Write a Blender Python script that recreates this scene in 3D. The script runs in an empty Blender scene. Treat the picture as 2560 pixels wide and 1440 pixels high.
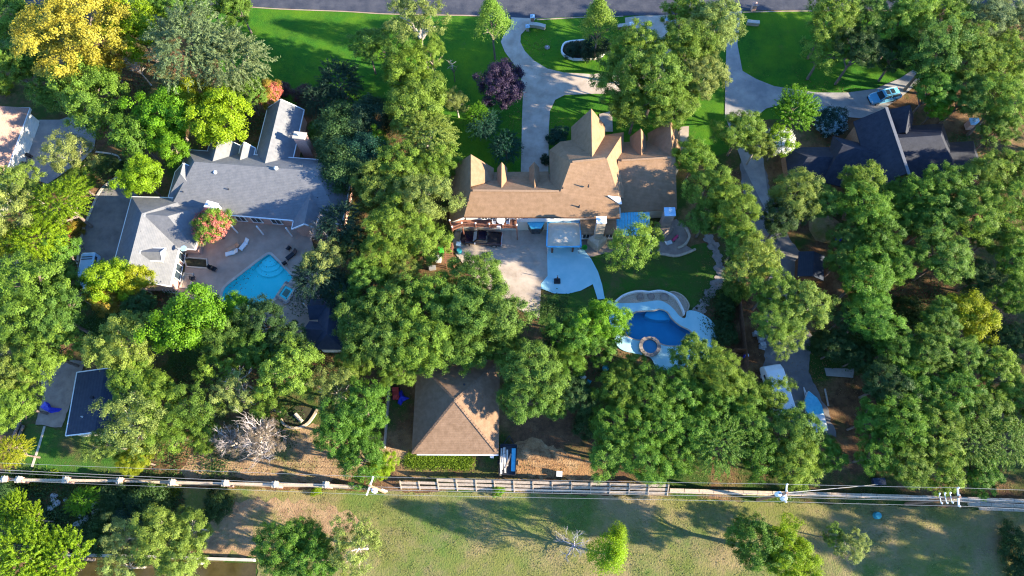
import bpy, bmesh, math, random
import numpy as np
from mathutils import Vector, Matrix
from mathutils.geometry import tessellate_polygon

# ------------------------------------------------------------------ camera, sky, sun, exposure
SC = bpy.context.scene
COL = SC.collection
FPX, CX, CY = 1707.0, 1280.0, 720.0          # focal length and centre in pixels of the 2560 px photograph
CAM_H = 88.0                                  # metres above the ground
_nad = (1330.0, 1383.0)                       # where plumb lines meet in the photograph
_up = Vector((-(_nad[0] - CX), _nad[1] - CY, FPX)).normalized()
_xw = (Vector((1, 0, 0)) - _up * _up.x).normalized()
_yw = _up.cross(_xw)
ROT = Matrix((_xw, _yw, _up))                 # camera axes -> world axes
cam_data = bpy.data.cameras.new('camera')
cam_data.sensor_width = 36.0
cam_data.lens = 36.0 * FPX / 2560.0
cam_data.clip_start = 1.0
cam_data.clip_end = 3000.0
cam = bpy.data.objects.new('camera', cam_data)
COL.objects.link(cam)
cam.matrix_world = Matrix.Translation((0, 0, CAM_H)) @ ROT.to_4x4()
SC.camera = cam

SUN_EL, SUN_AZ = math.radians(18.5), math.radians(-12.8)     # azimuth from +X, anticlockwise
world = bpy.data.worlds.new('World')
SC.world = world
world.use_nodes = True
wn = world.node_tree.nodes
wl = world.node_tree.links
wn.clear()
sky = wn.new('ShaderNodeTexSky')
sky.sky_type = 'NISHITA'
sky.sun_disc = False
sky.sun_elevation = SUN_EL
sky.sun_rotation = math.radians(90.0) - SUN_AZ
sky.altitude = 200.0
sky.air_density = 1.0
sky.dust_density = 0.0
sky.ozone_density = 6.0
bg = wn.new('ShaderNodeBackground')
bg.inputs['Strength'].default_value = 0.13
wo = wn.new('ShaderNodeOutputWorld')
hs = wn.new('ShaderNodeHueSaturation')
hs.inputs['Saturation'].default_value = 1.0
wl.new(sky.outputs[0], hs.inputs['Color'])
wl.new(hs.outputs[0], bg.inputs['Color'])
wl.new(bg.outputs[0], wo.inputs['Surface'])

sun_data = bpy.data.lights.new('sun', 'SUN')
sun_data.energy = 5.0
sun_data.angle = math.radians(0.6)
sun_data.color = (1.0, 0.86, 0.63)
sun = bpy.data.objects.new('sun', sun_data)
COL.objects.link(sun)
_sd = Vector((math.cos(SUN_EL) * math.cos(SUN_AZ), math.cos(SUN_EL) * math.sin(SUN_AZ), math.sin(SUN_EL)))
sun.rotation_euler = _sd.to_track_quat('Z', 'Y').to_euler()
sun.location = _sd * 150

SC.view_settings.view_transform = 'Standard'
SC.view_settings.look = 'None'
SC.view_settings.gamma = 1.0
SC.view_settings.use_curve_mapping = False
SC.view_settings.exposure = 2.1
SC.render.engine = 'CYCLES'
SC.cycles.max_bounces = 6
SC.cycles.diffuse_bounces = 4
SC.cycles.transparent_max_bounces = 8
SC.cycles.use_denoising = True
SC.cycles.denoising_prefilter = 'NONE'
SC.cycles.filter_width = 1.2

rnd = random.Random(7)
NP = np.random.default_rng(11)


def at(u, v, z=0.0):
    """Where the sight line through pixel (u, v) of the photograph meets the level z."""
    d = ROT @ Vector(((u - CX) / FPX, -(v - CY) / FPX, -1.0))
    t = (z - CAM_H) / d.z
    return Vector((d.x * t, d.y * t, z))


def pxm(u, v, z=0.0):
    """Pixels per metre there."""
    d = ROT @ Vector(((u - CX) / FPX, -(v - CY) / FPX, -1.0))
    return FPX / ((z - CAM_H) / d.z)


# ------------------------------------------------------------------ materials
def _nodes(name):
    m = bpy.data.materials.new(name)
    m.use_nodes = True
    nt = m.node_tree
    return m, nt.nodes, nt.links, nt.nodes['Principled BSDF']


def mat(name, c1, c2=None, scale=3.0, rough=0.85, bump=0.0, bump_scale=30.0, spec=0.3, metal=0.0, detail=6.0, courses=0.0, world_space=False, contrast=(0.35, 0.65)):
    """Principled surface whose colour wanders between c1 and c2 over noise; optional fine relief and horizontal courses."""
    m, n, l, b = _nodes(name)
    b.inputs['Roughness'].default_value = rough
    b.inputs['Specular IOR Level'].default_value = spec
    b.inputs['Metallic'].default_value = metal
    if c2 is None:
        b.inputs['Base Color'].default_value = (*c1, 1)
    src = n.new('ShaderNodeNewGeometry').outputs['Position'] if world_space else n.new('ShaderNodeTexCoord').outputs['Object']
    if c2 is not None:
        tex = n.new('ShaderNodeTexNoise')
        tex.inputs['Scale'].default_value = scale
        tex.inputs['Detail'].default_value = detail
        tex.inputs['Roughness'].default_value = 0.65
        l.new(src, tex.inputs['Vector'])
        r = n.new('ShaderNodeValToRGB')
        r.color_ramp.elements[0].position, r.color_ramp.elements[1].position = contrast
        r.color_ramp.elements[0].color = (*c1, 1)
        r.color_ramp.elements[1].color = (*c2, 1)
        l.new(tex.outputs['Fac'], r.inputs['Fac'])
        col = r.outputs['Color']
        if courses:
            w = n.new('ShaderNodeTexWave')
            w.wave_type, w.bands_direction, w.wave_profile = 'BANDS', 'Z', 'SAW'
            w.inputs['Scale'].default_value = courses
            w.inputs['Distortion'].default_value = 0.6
            w.inputs['Detail'].default_value = 2.0
            w.inputs['Detail Scale'].default_value = 4.0
            l.new(src, w.inputs['Vector'])
            mx = n.new('ShaderNodeMixRGB')
            mx.blend_type = 'MULTIPLY'
            mx.inputs['Fac'].default_value = 0.2
            l.new(col, mx.inputs['Color1'])
            l.new(w.outputs['Color'], mx.inputs['Color2'])
            col = mx.outputs['Color']
        l.new(col, b.inputs['Base Color'])
    if bump:
        t2 = n.new('ShaderNodeTexNoise')
        t2.inputs['Scale'].default_value = bump_scale
        t2.inputs['Detail'].default_value = 4.0
        l.new(src, t2.inputs['Vector'])
        bp = n.new('ShaderNodeBump')
        bp.inputs['Strength'].default_value = bump
        bp.inputs['Distance'].default_value = 0.05
        l.new(t2.outputs['Fac'], bp.inputs['Height'])
        l.new(bp.outputs['Normal'], b.inputs['Normal'])
    return m


def ground_mat(name, cols, scales, bump=0.6, bump_scale=6.0):
    """Base colour, then one patch colour after the other laid over it by its own noise: (colour, scale, lo, hi)."""
    m, n, l, b = _nodes(name)
    b.inputs['Roughness'].default_value = 0.95
    b.inputs['Specular IOR Level'].default_value = 0.1
    pos = n.new('ShaderNodeNewGeometry').outputs['Position']
    col = None
    for i, (c, s, lo, hi) in enumerate(zip(cols, *zip(*scales))):
        if i == 0:
            rgb = n.new('ShaderNodeRGB')
            rgb.outputs[0].default_value = (*c, 1)
            col = rgb.outputs[0]
            continue
        mp = n.new('ShaderNodeMapping')
        mp.inputs['Location'].default_value = (i * 37.0, i * 11.0, 0)
        l.new(pos, mp.inputs['Vector'])
        t = n.new('ShaderNodeTexNoise')
        t.inputs['Scale'].default_value = s
        t.inputs['Detail'].default_value = 8.0
        t.inputs['Roughness'].default_value = 0.7
        l.new(mp.outputs['Vector'], t.inputs['Vector'])
        r = n.new('ShaderNodeMapRange')
        r.inputs['From Min'].default_value = lo
        r.inputs['From Max'].default_value = hi
        l.new(t.outputs['Fac'], r.inputs['Value'])
        mx = n.new('ShaderNodeMixRGB')
        mx.inputs['Color2'].default_value = (*c, 1)
        l.new(r.outputs[0], mx.inputs['Fac'])
        l.new(col, mx.inputs['Color1'])
        col = mx.outputs['Color']
    l.new(col, b.inputs['Base Color'])
    t2 = n.new('ShaderNodeTexNoise')
    t2.inputs['Scale'].default_value = bump_scale
    t2.inputs['Detail'].default_value = 6.0
    l.new(pos, t2.inputs['Vector'])
    bp = n.new('ShaderNodeBump')
    bp.inputs['Strength'].default_value = bump
    bp.inputs['Distance'].default_value = 0.12
    l.new(t2.outputs['Fac'], bp.inputs['Height'])
    l.new(bp.outputs['Normal'], b.inputs['Normal'])
    return m


def leaf_mat(name, translucent=0.45):
    """Leaf: the tree's own colour (object colour) times each leaf's own tint, some light let through."""
    m, n, l, b = _nodes(name)
    oi = n.new('ShaderNodeObjectInfo')
    a = n.new('ShaderNodeAttribute')
    a.attribute_name = 'tint'
    hsv = n.new('ShaderNodeHueSaturation')
    mr = n.new('ShaderNodeMapRange')
    mr.inputs['To Min'].default_value, mr.inputs['To Max'].default_value = 0.6, 1.45
    l.new(a.outputs['Fac'], mr.inputs['Value'])
    l.new(mr.outputs[0], hsv.inputs['Value'])
    mh = n.new('ShaderNodeMapRange')
    mh.inputs['To Min'].default_value, mh.inputs['To Max'].default_value = 0.51, 0.488
    l.new(a.outputs['Fac'], mh.inputs['Value'])
    l.new(mh.outputs[0], hsv.inputs['Hue'])
    l.new(oi.outputs['Color'], hsv.inputs['Color'])
    l.new(hsv.outputs['Color'], b.inputs['Base Color'])
    b.inputs['Roughness'].default_value = 0.5
    b.inputs['Specular IOR Level'].default_value = 0.25
    tr = n.new('ShaderNodeBsdfTranslucent')
    g = n.new('ShaderNodeGamma')
    g.inputs['Gamma'].default_value = 0.85
    l.new(hsv.outputs['Color'], g.inputs['Color'])
    l.new(g.outputs['Color'], tr.inputs['Color'])
    mx = n.new('ShaderNodeMixShader')
    mx.inputs['Fac'].default_value = translucent
    l.new(b.outputs[0], mx.inputs[1])
    l.new(tr.outputs[0], mx.inputs[2])
    l.new(mx.outputs[0], n['Material Output'].inputs['Surface'])
    return m


def water_mat(name, tint):
    m, n, l, b = _nodes(name)
    n.remove(b)
    tp = n.new('ShaderNodeBsdfTransparent')
    tp.inputs['Color'].default_value = (*tint, 1)
    gl = n.new('ShaderNodeBsdfGlossy')
    gl.inputs['Roughness'].default_value = 0.05
    fr = n.new('ShaderNodeFresnel')
    fr.inputs['IOR'].default_value = 1.33
    pos = n.new('ShaderNodeNewGeometry').outputs['Position']
    t = n.new('ShaderNodeTexNoise')
    t.inputs['Scale'].default_value = 1.6
    t.inputs['Detail'].default_value = 4
    l.new(pos, t.inputs['Vector'])
    bp = n.new('ShaderNodeBump')
    bp.inputs['Strength'].default_value = 0.25
    bp.inputs['Distance'].default_value = 0.1
    l.new(t.outputs['Fac'], bp.inputs['Height'])
    l.new(bp.outputs['Normal'], gl.inputs['Normal'])
    l.new(bp.outputs['Normal'], fr.inputs['Normal'])
    mx = n.new('ShaderNodeMixShader')
    l.new(fr.outputs[0], mx.inputs[0])
    l.new(tp.outputs[0], mx.inputs[1])
    l.new(gl.outputs[0], mx.inputs[2])
    l.new(mx.outputs[0], n['Material Output'].inputs['Surface'])
    return m


M = {}
M['soil'] = ground_mat('leaf_litter_soil', [(.17, .095, .05), (.10, .055, .032), (.30, .19, .095), (.045, .085, .018)], [(1, 0, 1), (.9, .42, .6), (.16, .5, .68), (.11, .47, .6)])
M['litter'] = ground_mat('orange_leaf_litter', [(.33, .19, .09), (.19, .10, .05), (.42, .28, .15)], [(1, 0, 1), (1.2, .45, .62), (.5, .5, .65)])
M['tan_dirt'] = ground_mat('tan_dirt', [(.35, .235, .135), (.23, .145, .085), (.16, .17, .05)], [(1, 0, 1), (.8, .45, .65), (.22, .5, .64)])
M['lawn'] = ground_mat('lush_lawn', [(.036, .145, .012), (.020, .085, .012), (.105, .205, .010), (.10, .13, .03), (.058, .17, .012)], [(1, 0, 1), (.35, .4, .65), (.10, .45, .65), (.6, .58, .75), (3.0, .45, .7)], bump=0.8, bump_scale=9.0)
M['back_lawn'] = ground_mat('thin_back_lawn', [(.045, .125, .018), (.075, .10, .028), (.14, .10, .05)], [(1, 0, 1), (.25, .42, .6), (.18, .52, .68)], bump=0.8, bump_scale=9.0)
M['meadow'] = ground_mat('dry_meadow', [(.155, .165, .045), (.28, .21, .11), (.095, .15, .032), (.21, .16, .095)], [(1, 0, 1), (.07, .44, .6), (.09, .47, .62), (.25, .5, .75)], bump=.6, bump_scale=5.0)
M['asphalt'] = mat('asphalt', (.034, .040, .060), (.075, .078, .095), .5, .9, .4, 40, world_space=True)
M['drive'] = mat('pale_concrete_drive', (.33, .27, .22), (.52, .44, .37), .35, .9, .2, 25, world_space=True)
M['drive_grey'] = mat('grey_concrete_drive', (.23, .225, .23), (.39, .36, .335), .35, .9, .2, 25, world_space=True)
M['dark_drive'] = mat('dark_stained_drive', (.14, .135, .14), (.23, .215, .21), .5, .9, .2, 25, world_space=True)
M['shade_blue_concrete'] = mat('shade_blue_concrete', (.33, .62, .68), (.45, .70, .75), .6, .85, .15, 30, world_space=True)  # white concrete with the blue of its shade put into the base colour
M['patio'] = mat('tan_patio_concrete', (.34, .245, .19), (.46, .34, .265), .5, .9, .2, 25, world_space=True)
M['patio_stone'] = mat('brown_patio_stone', (.25, .19, .16), (.36, .28, .23), .9, .9, .3, 12, world_space=True)
M['gravel'] = mat('pale_bed_gravel', (.36, .28, .21), (.52, .42, .33), 6, .95, .6, 20, world_space=True)
M['dark_bed'] = mat('dark_planting_bed', (.035, .03, .02), (.06, .06, .03), 2, .95, .6, 12, world_space=True)
M['creek'] = mat('brown_creek_water', (.045, .035, .012), (.07, .055, .02), .6, .15, .2, 3, spec=.5, world_space=True)
M['kerb'] = mat('kerb_concrete', (.42, .375, .32), (.52, .47, .40), 1.2, .85, .2, 20)
M['roof_grey'] = mat('grey_shingles', (.150, .158, .175), (.195, .20, .215), 1.6, .85, .5, 14, courses=3.2)
M['roof_tan'] = mat('tan_shingles', (.245, .150, .085), (.315, .195, .118), 1.6, .85, .5, 14, courses=3.2)
M['roof_dark'] = mat('charcoal_shingles', (.020, .025, .042), (.034, .040, .060), 1.6, .8, .5, 14, courses=3.2)
M['roof_brown'] = mat('brown_shingles', (.19, .118, .072), (.265, .170, .110), 1.6, .85, .5, 14, courses=3.2)
M['roof_pink'] = mat('rose_brown_shingles', (.34, .215, .17), (.42, .27, .215), 1.6, .85, .5, 14, courses=3.2)
M['roof_navy'] = mat('navy_shingles', (.032, .046, .078), (.045, .06, .095), 1.6, .8, .4, 14, courses=3.2)
M['ridge'] = mat('ridge_cap', (.28, .175, .105), (.34, .22, .135), 4, .85)
M['cream_wall'] = mat('cream_stucco', (.66, .60, .50), (.74, .69, .60), 1.5, .9)
M['white_wall'] = mat('white_painted_wall', (.74, .73, .70), (.80, .79, .77), 1.5, .8)
M['pink_brick'] = mat('pink_brick', (.46, .27, .22), (.58, .36, .30), 5, .9, .4, 20)
M['brown_brick'] = mat('brown_brick', (.24, .14, .09), (.34, .21, .14), 5, .9, .4, 20)
M['stone'] = mat('tan_limestone', (.44, .34, .25), (.58, .47, .36), 2.5, .9, .5, 10)
M['flag'] = mat('flagstone', (.21, .175, .16), (.33, .28, .25), 1.8, .9, .4, 12)
M['trim'] = mat('white_trim', (.76, .77, .78), (.82, .82, .82), 2, .6)
M['glass'] = mat('window_glass', (.03, .045, .06), rough=.08, spec=.8)
M['redwood'] = mat('red_stained_wood', (.20, .085, .055), (.29, .13, .085), 3, .8, .3, 20)
M['brown_wood'] = mat('brown_wood', (.13, .065, .035), (.20, .105, .06), 3, .85, .3, 20)
M['grey_wood'] = mat('weathered_grey_wood', (.27, .21, .165), (.40, .33, .27), 4, .9, .3, 25)
M['pale_wood'] = mat('pale_lumber', (.58, .53, .47), (.72, .68, .62), 4, .8)
M['pole'] = mat('utility_pole_wood', (.27, .15, .10), (.38, .23, .16), 4, .9, .3, 20)
M['galv'] = mat('galvanised_metal', (.62, .63, .64), (.74, .75, .76), 3, .45, metal=.2)
M['wire'] = mat('cable_aluminium', (.40, .40, .40), rough=.5, metal=.2)
M['dark_metal'] = mat('dark_metal', (.02, .022, .03), (.035, .037, .045), 5, .5)
M['black_plastic'] = mat('black_plastic', (.018, .02, .026), rough=.5)
M['navy_paint'] = mat('navy_black_car_paint', (.010, .012, .028), rough=.2, spec=.6)
M['sky_tinted_paint'] = mat('sky_tinted_white_car_paint', (.14, .44, .68), rough=.25, spec=.6)  # white car; the blue cast of the sky is put into its paint
M['white_paint'] = mat('white_vehicle_paint', (.72, .76, .79), (.78, .80, .82), 2, .3, spec=.5)
M['blue_white'] = mat('blue_white_vehicle_paint', (.30, .50, .68), (.36, .56, .73), 2, .3, spec=.5)
M['blue_panel'] = mat('blue_roof_panel', (.06, .42, .62), (.12, .52, .72), 3, .35, spec=.5)
M['canopy'] = mat('grey_beige_canvas', (.50, .43, .33), (.58, .51, .41), 1.5, .9)
M['shade_blue_edge'] = mat('shaded_canvas_edge', (.10, .42, .68), (.16, .50, .74), 2, .8)  # white canvas turned from the sun; its blue shade is painted in
M['blue_tarp'] = mat('deep_blue_tarp', (.012, .02, .38), (.02, .03, .48), 3, .5, .4, 8)
M['red_plastic'] = mat('red_plastic', (.45, .05, .045), rough=.4)
M['pink_plastic'] = mat('pink_plastic', (.62, .06, .16), rough=.4)
M['green_plastic'] = mat('green_plastic', (.06, .42, .05), rough=.4)
M['teal_plastic'] = mat('teal_plastic', (.03, .25, .33), rough=.4)
M['tan_cushion'] = mat('tan_cushion', (.45, .27, .17), (.53, .34, .23), 3, .9)
M['white_plastic'] = mat('white_plastic', (.72, .76, .78), rough=.5)
M['tyre'] = mat('tyre_rubber', (.018, .018, .02), rough=.85)
M['rim'] = mat('wheel_rim', (.5, .5, .52), rough=.35, metal=.5)
M['lamp_clear'] = mat('headlight_lens', (.75, .78, .80), rough=.15)
M['lamp_red'] = mat('tail_light_lens', (.42, .02, .02), rough=.2)
M['plaster_a'] = mat('pool_plaster_bright', (.16, .90, .90), (.24, .94, .94), .8, .7, world_space=True)
M['plaster_b'] = mat('pool_plaster_deep', (.05, .52, .64), (.07, .60, .70), .8, .7, world_space=True)
M['plaster_step'] = mat('pool_step_plaster', (.26, .92, .93), rough=.7)
M['water_a'] = water_mat('pool_water_bright', (.62, 1.0, 1.0))
M['water_b'] = water_mat('pool_water_deep', (.42, .72, .92))
M['bark'] = mat('bark', (.13, .10, .085), (.24, .19, .165), 5, .95, .5, 15)
M['pale_bark'] = mat('pale_bark', (.36, .31, .27), (.50, .44, .39), 5, .95, .5, 15)
M['dead_wood'] = mat('bleached_dead_wood', (.42, .35, .31), (.60, .52, .47), 3, .95)
M['dead_grey'] = mat('grey_dead_twigs', (.30, .29, .34), (.42, .40, .45), 3, .95)
M['leaf'] = leaf_mat('leaf')
M['petal'] = leaf_mat('petal', .2)
M['rock'] = mat('creek_rock', (.30, .30, .32), (.46, .45, .45), 2, .9, .5, 6)


# ------------------------------------------------------------------ mesh helpers
class MB:
    """Collects boxes, tubes and slabs; build() links them as ONE mesh object (points given in world space unless local)."""

    def __init__(self):
        self.v, self.f = [], []

    def add(self, vs, fs):
        o = len(self.v)
        self.v += [tuple(p) for p in vs]
        self.f += [tuple(i + o for i in f) for f in fs]
        return self

    def box(self, c, s, rz=0.0, tilt=None):
        hx, hy, hz = s[0] / 2, s[1] / 2, s[2] / 2
        R = Matrix.Rotation(rz, 3, 'Z')
        if tilt is not None:
            R = R @ tilt
        vs = [Vector(c) + R @ Vector((x, y, z)) for z in (-hz, hz) for x, y in ((-hx, -hy), (hx, -hy), (hx, hy), (-hx, hy))]
        return self.add(vs, [(3, 2, 1, 0), (4, 5, 6, 7), (0, 1, 5, 4), (1, 2, 6, 5), (2, 3, 7, 6), (3, 0, 4, 7)])

    def beam(self, a, b, w, h):
        """A bar of width w (level) and height h from a to b."""
        a, b = Vector(a), Vector(b)
        d = (b - a).normalized()
        s = d.cross(Vector((0, 0, 1)))
        s = s.normalized() if s.length > 1e-4 else Vector((1, 0, 0))
        n = s.cross(d)
        vs = []
        for p in (a, b):
            for i, j in ((-1, -1), (1, -1), (1, 1), (-1, 1)):
                vs.append(p + s * (i * w / 2) + n * (j * h / 2))
        return self.add(vs, [(3, 2, 1, 0), (4, 5, 6, 7), (0, 1, 5, 4), (1, 2, 6, 5), (2, 3, 7, 6), (3, 0, 4, 7)])

    def tube(self, pts, rads, n=6, caps=True):
        pts = [Vector(p) for p in pts]
        if not hasattr(rads, '__len__'):
            rads = [rads] * len(pts)
        vs, fs = [], []
        for i, p in enumerate(pts):
            d = (pts[min(i + 1, len(pts) - 1)] - pts[max(i - 1, 0)]).normalized()
            a = d.orthogonal().normalized() if abs(d.z) > .9 else d.cross(Vector((0, 0, 1))).normalized()
            b = d.cross(a)
            for k in range(n):
                t = 2 * math.pi * k / n
                vs.append(p + (a * math.cos(t) + b * math.sin(t)) * rads[i])
        for i in range(len(pts) - 1):
            for k in range(n):
                k2 = (k + 1) % n
                fs.append((i * n + k, i * n + k2, (i + 1) * n + k2, (i + 1) * n + k))
        if caps:
            fs.append(tuple(range(n - 1, -1, -1)))
            fs.append(tuple((len(pts) - 1) * n + k for k in range(n)))
        return self.add(vs, fs)

    def lathe(self, c, prof, n=12):
        vs, fs = [], []
        for r, z in prof:
            for k in range(n):
                t = 2 * math.pi * k / n
                vs.append((c[0] + r * math.cos(t), c[1] + r * math.sin(t), c[2] + z))
        for i in range(len(prof) - 1):
            for k in range(n):
                k2 = (k + 1) % n
                fs.append((i * n + k, i * n + k2, (i + 1) * n + k2, (i + 1) * n + k))
        fs.append(tuple(range(n - 1, -1, -1)))
        fs.append(tuple((len(prof) - 1) * n + k for k in range(n)))
        return self.add(vs, fs)

    def slab(self, poly, z1, z0, holes=()):
        """Flat-topped slab over an outline (x, y), with upright edges down to z0; holes are outlines too."""
        loops = [[Vector((p[0], p[1], 0)) for p in poly]] + [[Vector((p[0], p[1], 0)) for p in h] for h in holes]
        tris = tessellate_polygon(loops)
        flat = [p for lp in loops for p in lp]
        o = len(self.v)
        self.v += [(p.x, p.y, z1) for p in flat]
        for t in tris:
            a, b, c = (flat[i] for i in t)
            up = (b - a).cross(c - a).z > 0
            self.f.append(tuple(o + i for i in (t if up else t[::-1])))
        if z0 < z1:
            base = 0
            for lp in loops:
                n = len(lp)
                area = sum(lp[i].x * lp[(i + 1) % n].y - lp[(i + 1) % n].x * lp[i].y for i in range(n))
                q = len(self.v)
                self.v += [(p.x, p.y, z1) for p in lp] + [(p.x, p.y, z0) for p in lp]
                flip = (area > 0) != (base > 0)
                for i in range(n):
                    j = (i + 1) % n
                    fc = (q + i, q + n + i, q + n + j, q + j)
                    self.f.append(fc if flip else fc[::-1])
                base += n
        return self

    def plate(self, pts, t=0.16):
        """A roof plane: polygon of 3-D points with thickness t below."""
        n = len(pts)
        pts = [Vector(p) for p in pts]
        nor = Vector((0, 0, 0))
        for i in range(n):
            a, b = pts[i], pts[(i + 1) % n]
            nor += a.cross(b)
        if nor.z < 0:
            pts = pts[::-1]
        vs = pts + [p - Vector((0, 0, t)) for p in pts]
        fs = [tuple(range(n)), tuple(range(2 * n - 1, n - 1, -1))]
        fs += [(i, n + i, n + (i + 1) % n, (i + 1) % n) for i in range(n)]
        return self.add(vs, fs)

    def build(self, name, m, parent=None, local=False, smooth=False):
        me = bpy.data.meshes.new(name)
        off = Vector((0, 0, 0))
        if parent is not None and not local:
            q = parent
            while q is not None:
                off += q.location
                q = q.parent
        me.from_pydata([(v[0] - off.x, v[1] - off.y, v[2] - off.z) for v in self.v], [], self.f)
        me.materials.append(m)
        if smooth:
            me.polygons.foreach_set('use_smooth', [True] * len(me.polygons))
        me.update()
        o = bpy.data.objects.new(name, me)
        COL.objects.link(o)
        o.parent = parent
        return o


def tag(o, label=None, cat=None, group=None, kind=None):
    for k, v in (('label', label), ('category', cat), ('group', group), ('kind', kind)):
        if v:
            o[k] = v
    return o


def thing(name, label, cat, loc=(0, 0, 0), rz=0.0, group=None):
    o = bpy.data.objects.new(name, None)
    o.empty_display_size = .3
    COL.objects.link(o)
    o.location = loc
    o.rotation_euler = (0, 0, rz)
    return tag(o, label, cat, group)


def kids(o, table={}):
    return [c for c in bpy.data.objects if c.parent == o]


def copy_tree(root, loc, rz=0.0, label=None, tree=None):
    """A copy of a thing with its parts and sub-parts, meshes shared; tree = nested list of children collected once."""
    def rec(o, par, ch):
        c = o.copy()
        COL.objects.link(c)
        c.parent = par
        for k, kk in ch:
            rec(k, c, kk)
        return c
    c = rec(root, None, tree if tree is not None else collect(root))
    c.location = loc
    c.rotation_euler = (0, 0, rz)
    if label:
        c['label'] = label
    return c


def collect(o):
    return [(k, collect(k)) for k in kids(o)]


def curve(pts, n=5, closed=True):
    """Catmull-Rom through the points."""
    P = [Vector(p[:2]) for p in pts]
    m = len(P)
    out = []
    for i in range(m if closed else m - 1):
        p0, p1, p2, p3 = (P[(i + k) % m] if closed else P[min(max(i + k, 0), m - 1)] for k in (-1, 0, 1, 2))
        for j in range(n):
            t = j / n
            out.append(.5 * ((2 * p1) + (p2 - p0) * t + (2 * p0 - 5 * p1 + 4 * p2 - p3) * t * t + (3 * p1 - p0 - 3 * p2 + p3) * t ** 3))
    if not closed:
        out.append(P[-1])
    return out


def pxs(pts, z=0.0):
    return [at(u, v, z) for u, v in pts]


N_SHEET = [0]


def ragged(w, amp, seed):
    """An outline with an uneven natural edge: every side cut into short steps, each pushed in or out a little."""
    g = random.Random(seed)
    out = []
    n = len(w)
    big = 0.0
    for i in range(n):
        a, b = Vector(w[i][:2]), Vector(w[(i + 1) % n][:2])
        L = (b - a).length
        if L < .01:
            continue
        d = (b - a) / L
        nr = Vector((-d.y, d.x))
        k = max(1, min(160, int(L / .45)))
        for j in range(k):
            big = big * .8 + g.uniform(-.5, .5)
            out.append(a + d * (L * j / k) + nr * (amp * (.7 * big + g.uniform(-.35, .35))))
    return out


def sheet(name, pts, z, m, smooth=0, thick=None, holes=(), rough=0.0):
    """A piece of the setting over an outline given in photograph pixels; each lies a little above the one before it."""
    N_SHEET[0] += 1
    z += .003 * N_SHEET[0]
    w = pxs(pts)
    if smooth:
        w = curve(w, smooth)
    if rough:
        w = ragged(w, rough, N_SHEET[0])
    o = MB().slab(w, z, z - (thick if thick is not None else 0), holes).build(name, m)
    return tag(o, kind='structure')


def ribbon(pts, width, z0, z1, n=5, closed=False):
    """Upright strip of a given width along a smooth line of world points: walls, kerbs, copings."""
    c = curve(pts, n, closed) if n else [Vector(p[:2]) for p in pts]
    L, R_ = [], []
    m = len(c)
    for i in range(m):
        a = c[(i - 1) % m] if closed else c[max(i - 1, 0)]
        b = c[(i + 1) % m] if closed else c[min(i + 1, m - 1)]
        d = (b - a).normalized()
        nrm = Vector((-d.y, d.x)) * width / 2
        L.append(c[i] + nrm)
        R_.append(c[i] - nrm)
    vs = [(p.x, p.y, z) for z in (z0, z1) for ring in (L, R_) for p in ring]
    fs = []
    for i in range(m if closed else m - 1):
        j = (i + 1) % m
        l0, l1, r0, r1 = i, j, m + i, m + j
        fs += [(2 * m + l0, 2 * m + r0, 2 * m + r1, 2 * m + l1), (l0, 2 * m + l0, 2 * m + l1, l1), (r0, r1, 2 * m + r1, 2 * m + r0)]
    if not closed:
        fs += [(0, m, 3 * m, 2 * m), (m - 1, 3 * m - 1, 4 * m - 1, 2 * m - 1)]
    return MB().add(vs, fs)
# ------------------------------------------------------------------ ground, roads, lawns, pools
POOL_A = curve(pxs([(672, 634), (684, 640), (733, 690), (734, 697), (700, 735), (664, 772), (640, 790), (600, 786), (560, 756), (553, 742), (562, 717), (600, 686), (655, 644)]), 3)
POOL_B = curve(pxs([(1572, 787), (1588, 779), (1606, 777), (1633, 776), (1648, 772), (1668, 779), (1681, 797), (1700, 813), (1722, 824), (1731, 834), (1728, 850), (1712, 864), (1690, 868), (1664, 866), (1648, 860), (1640, 851), (1624, 845), (1608, 849), (1599, 853), (1577, 848), (1562, 836), (1560, 806)]), 4)

g = 1500
tag(MB().slab([(-g, -g), (g, -g), (g, g), (-g, g)], 0, 0, [POOL_A, POOL_B]).build('ground', M['soil']), kind='structure')
sheet('road', [(-500, 8), (600, 14), (700, 21), (860, 27), (960, 33), (1100, 36), (1200, 38), (1280, 45), (1340, 47), (1450, 41), (1560, 39), (1660, 38), (1850, 27), (2000, 25), (3000, 18), (3000, -75), (-500, -85)], .02, M['asphalt'])
sheet('front_lawn', [(520, 16), (600, 15), (700, 22), (860, 28), (960, 34), (1100, 37), (1280, 46), (1450, 42), (1660, 39), (1850, 28), (2000, 26), (2300, 26), (2290, 180), (2200, 215), (2150, 290), (1880, 300), (1820, 380), (1700, 420), (1120, 440), (1080, 360), (1000, 260), (760, 262), (640, 250), (560, 230)], .008, M['lawn'], rough=0.12)
sheet('back_lawn', [(1455, 640), (1500, 628), (1600, 634), (1700, 630), (1760, 610), (1795, 660), (1790, 720), (1755, 768), (1690, 760), (1620, 752), (1540, 757), (1500, 752), (1480, 715)], .008, M['back_lawn'], 4, rough=0.25)
sheet('side_lawn', [(1345, 735), (1400, 736), (1485, 720), (1512, 760), (1480, 815), (1400, 830), (1345, 810)], .008, M['back_lawn'], rough=0.2)
sheet('west_lawn', [(70, 1062), (150, 1075), (330, 1085), (340, 1190), (40, 1192)], .008, M['back_lawn'], rough=0.35)
sheet('dirt_yard', [(480, 1140), (640, 1090), (800, 1060), (1000, 1100), (1010, 1140), (900, 1200), (470, 1196)], .008, M['tan_dirt'], 3, rough=0.7)
sheet('side_yard_dirt', [(975, 900), (1040, 890), (1036, 1132), (962, 1120)], .008, M['soil'], rough=0.2)
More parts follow.
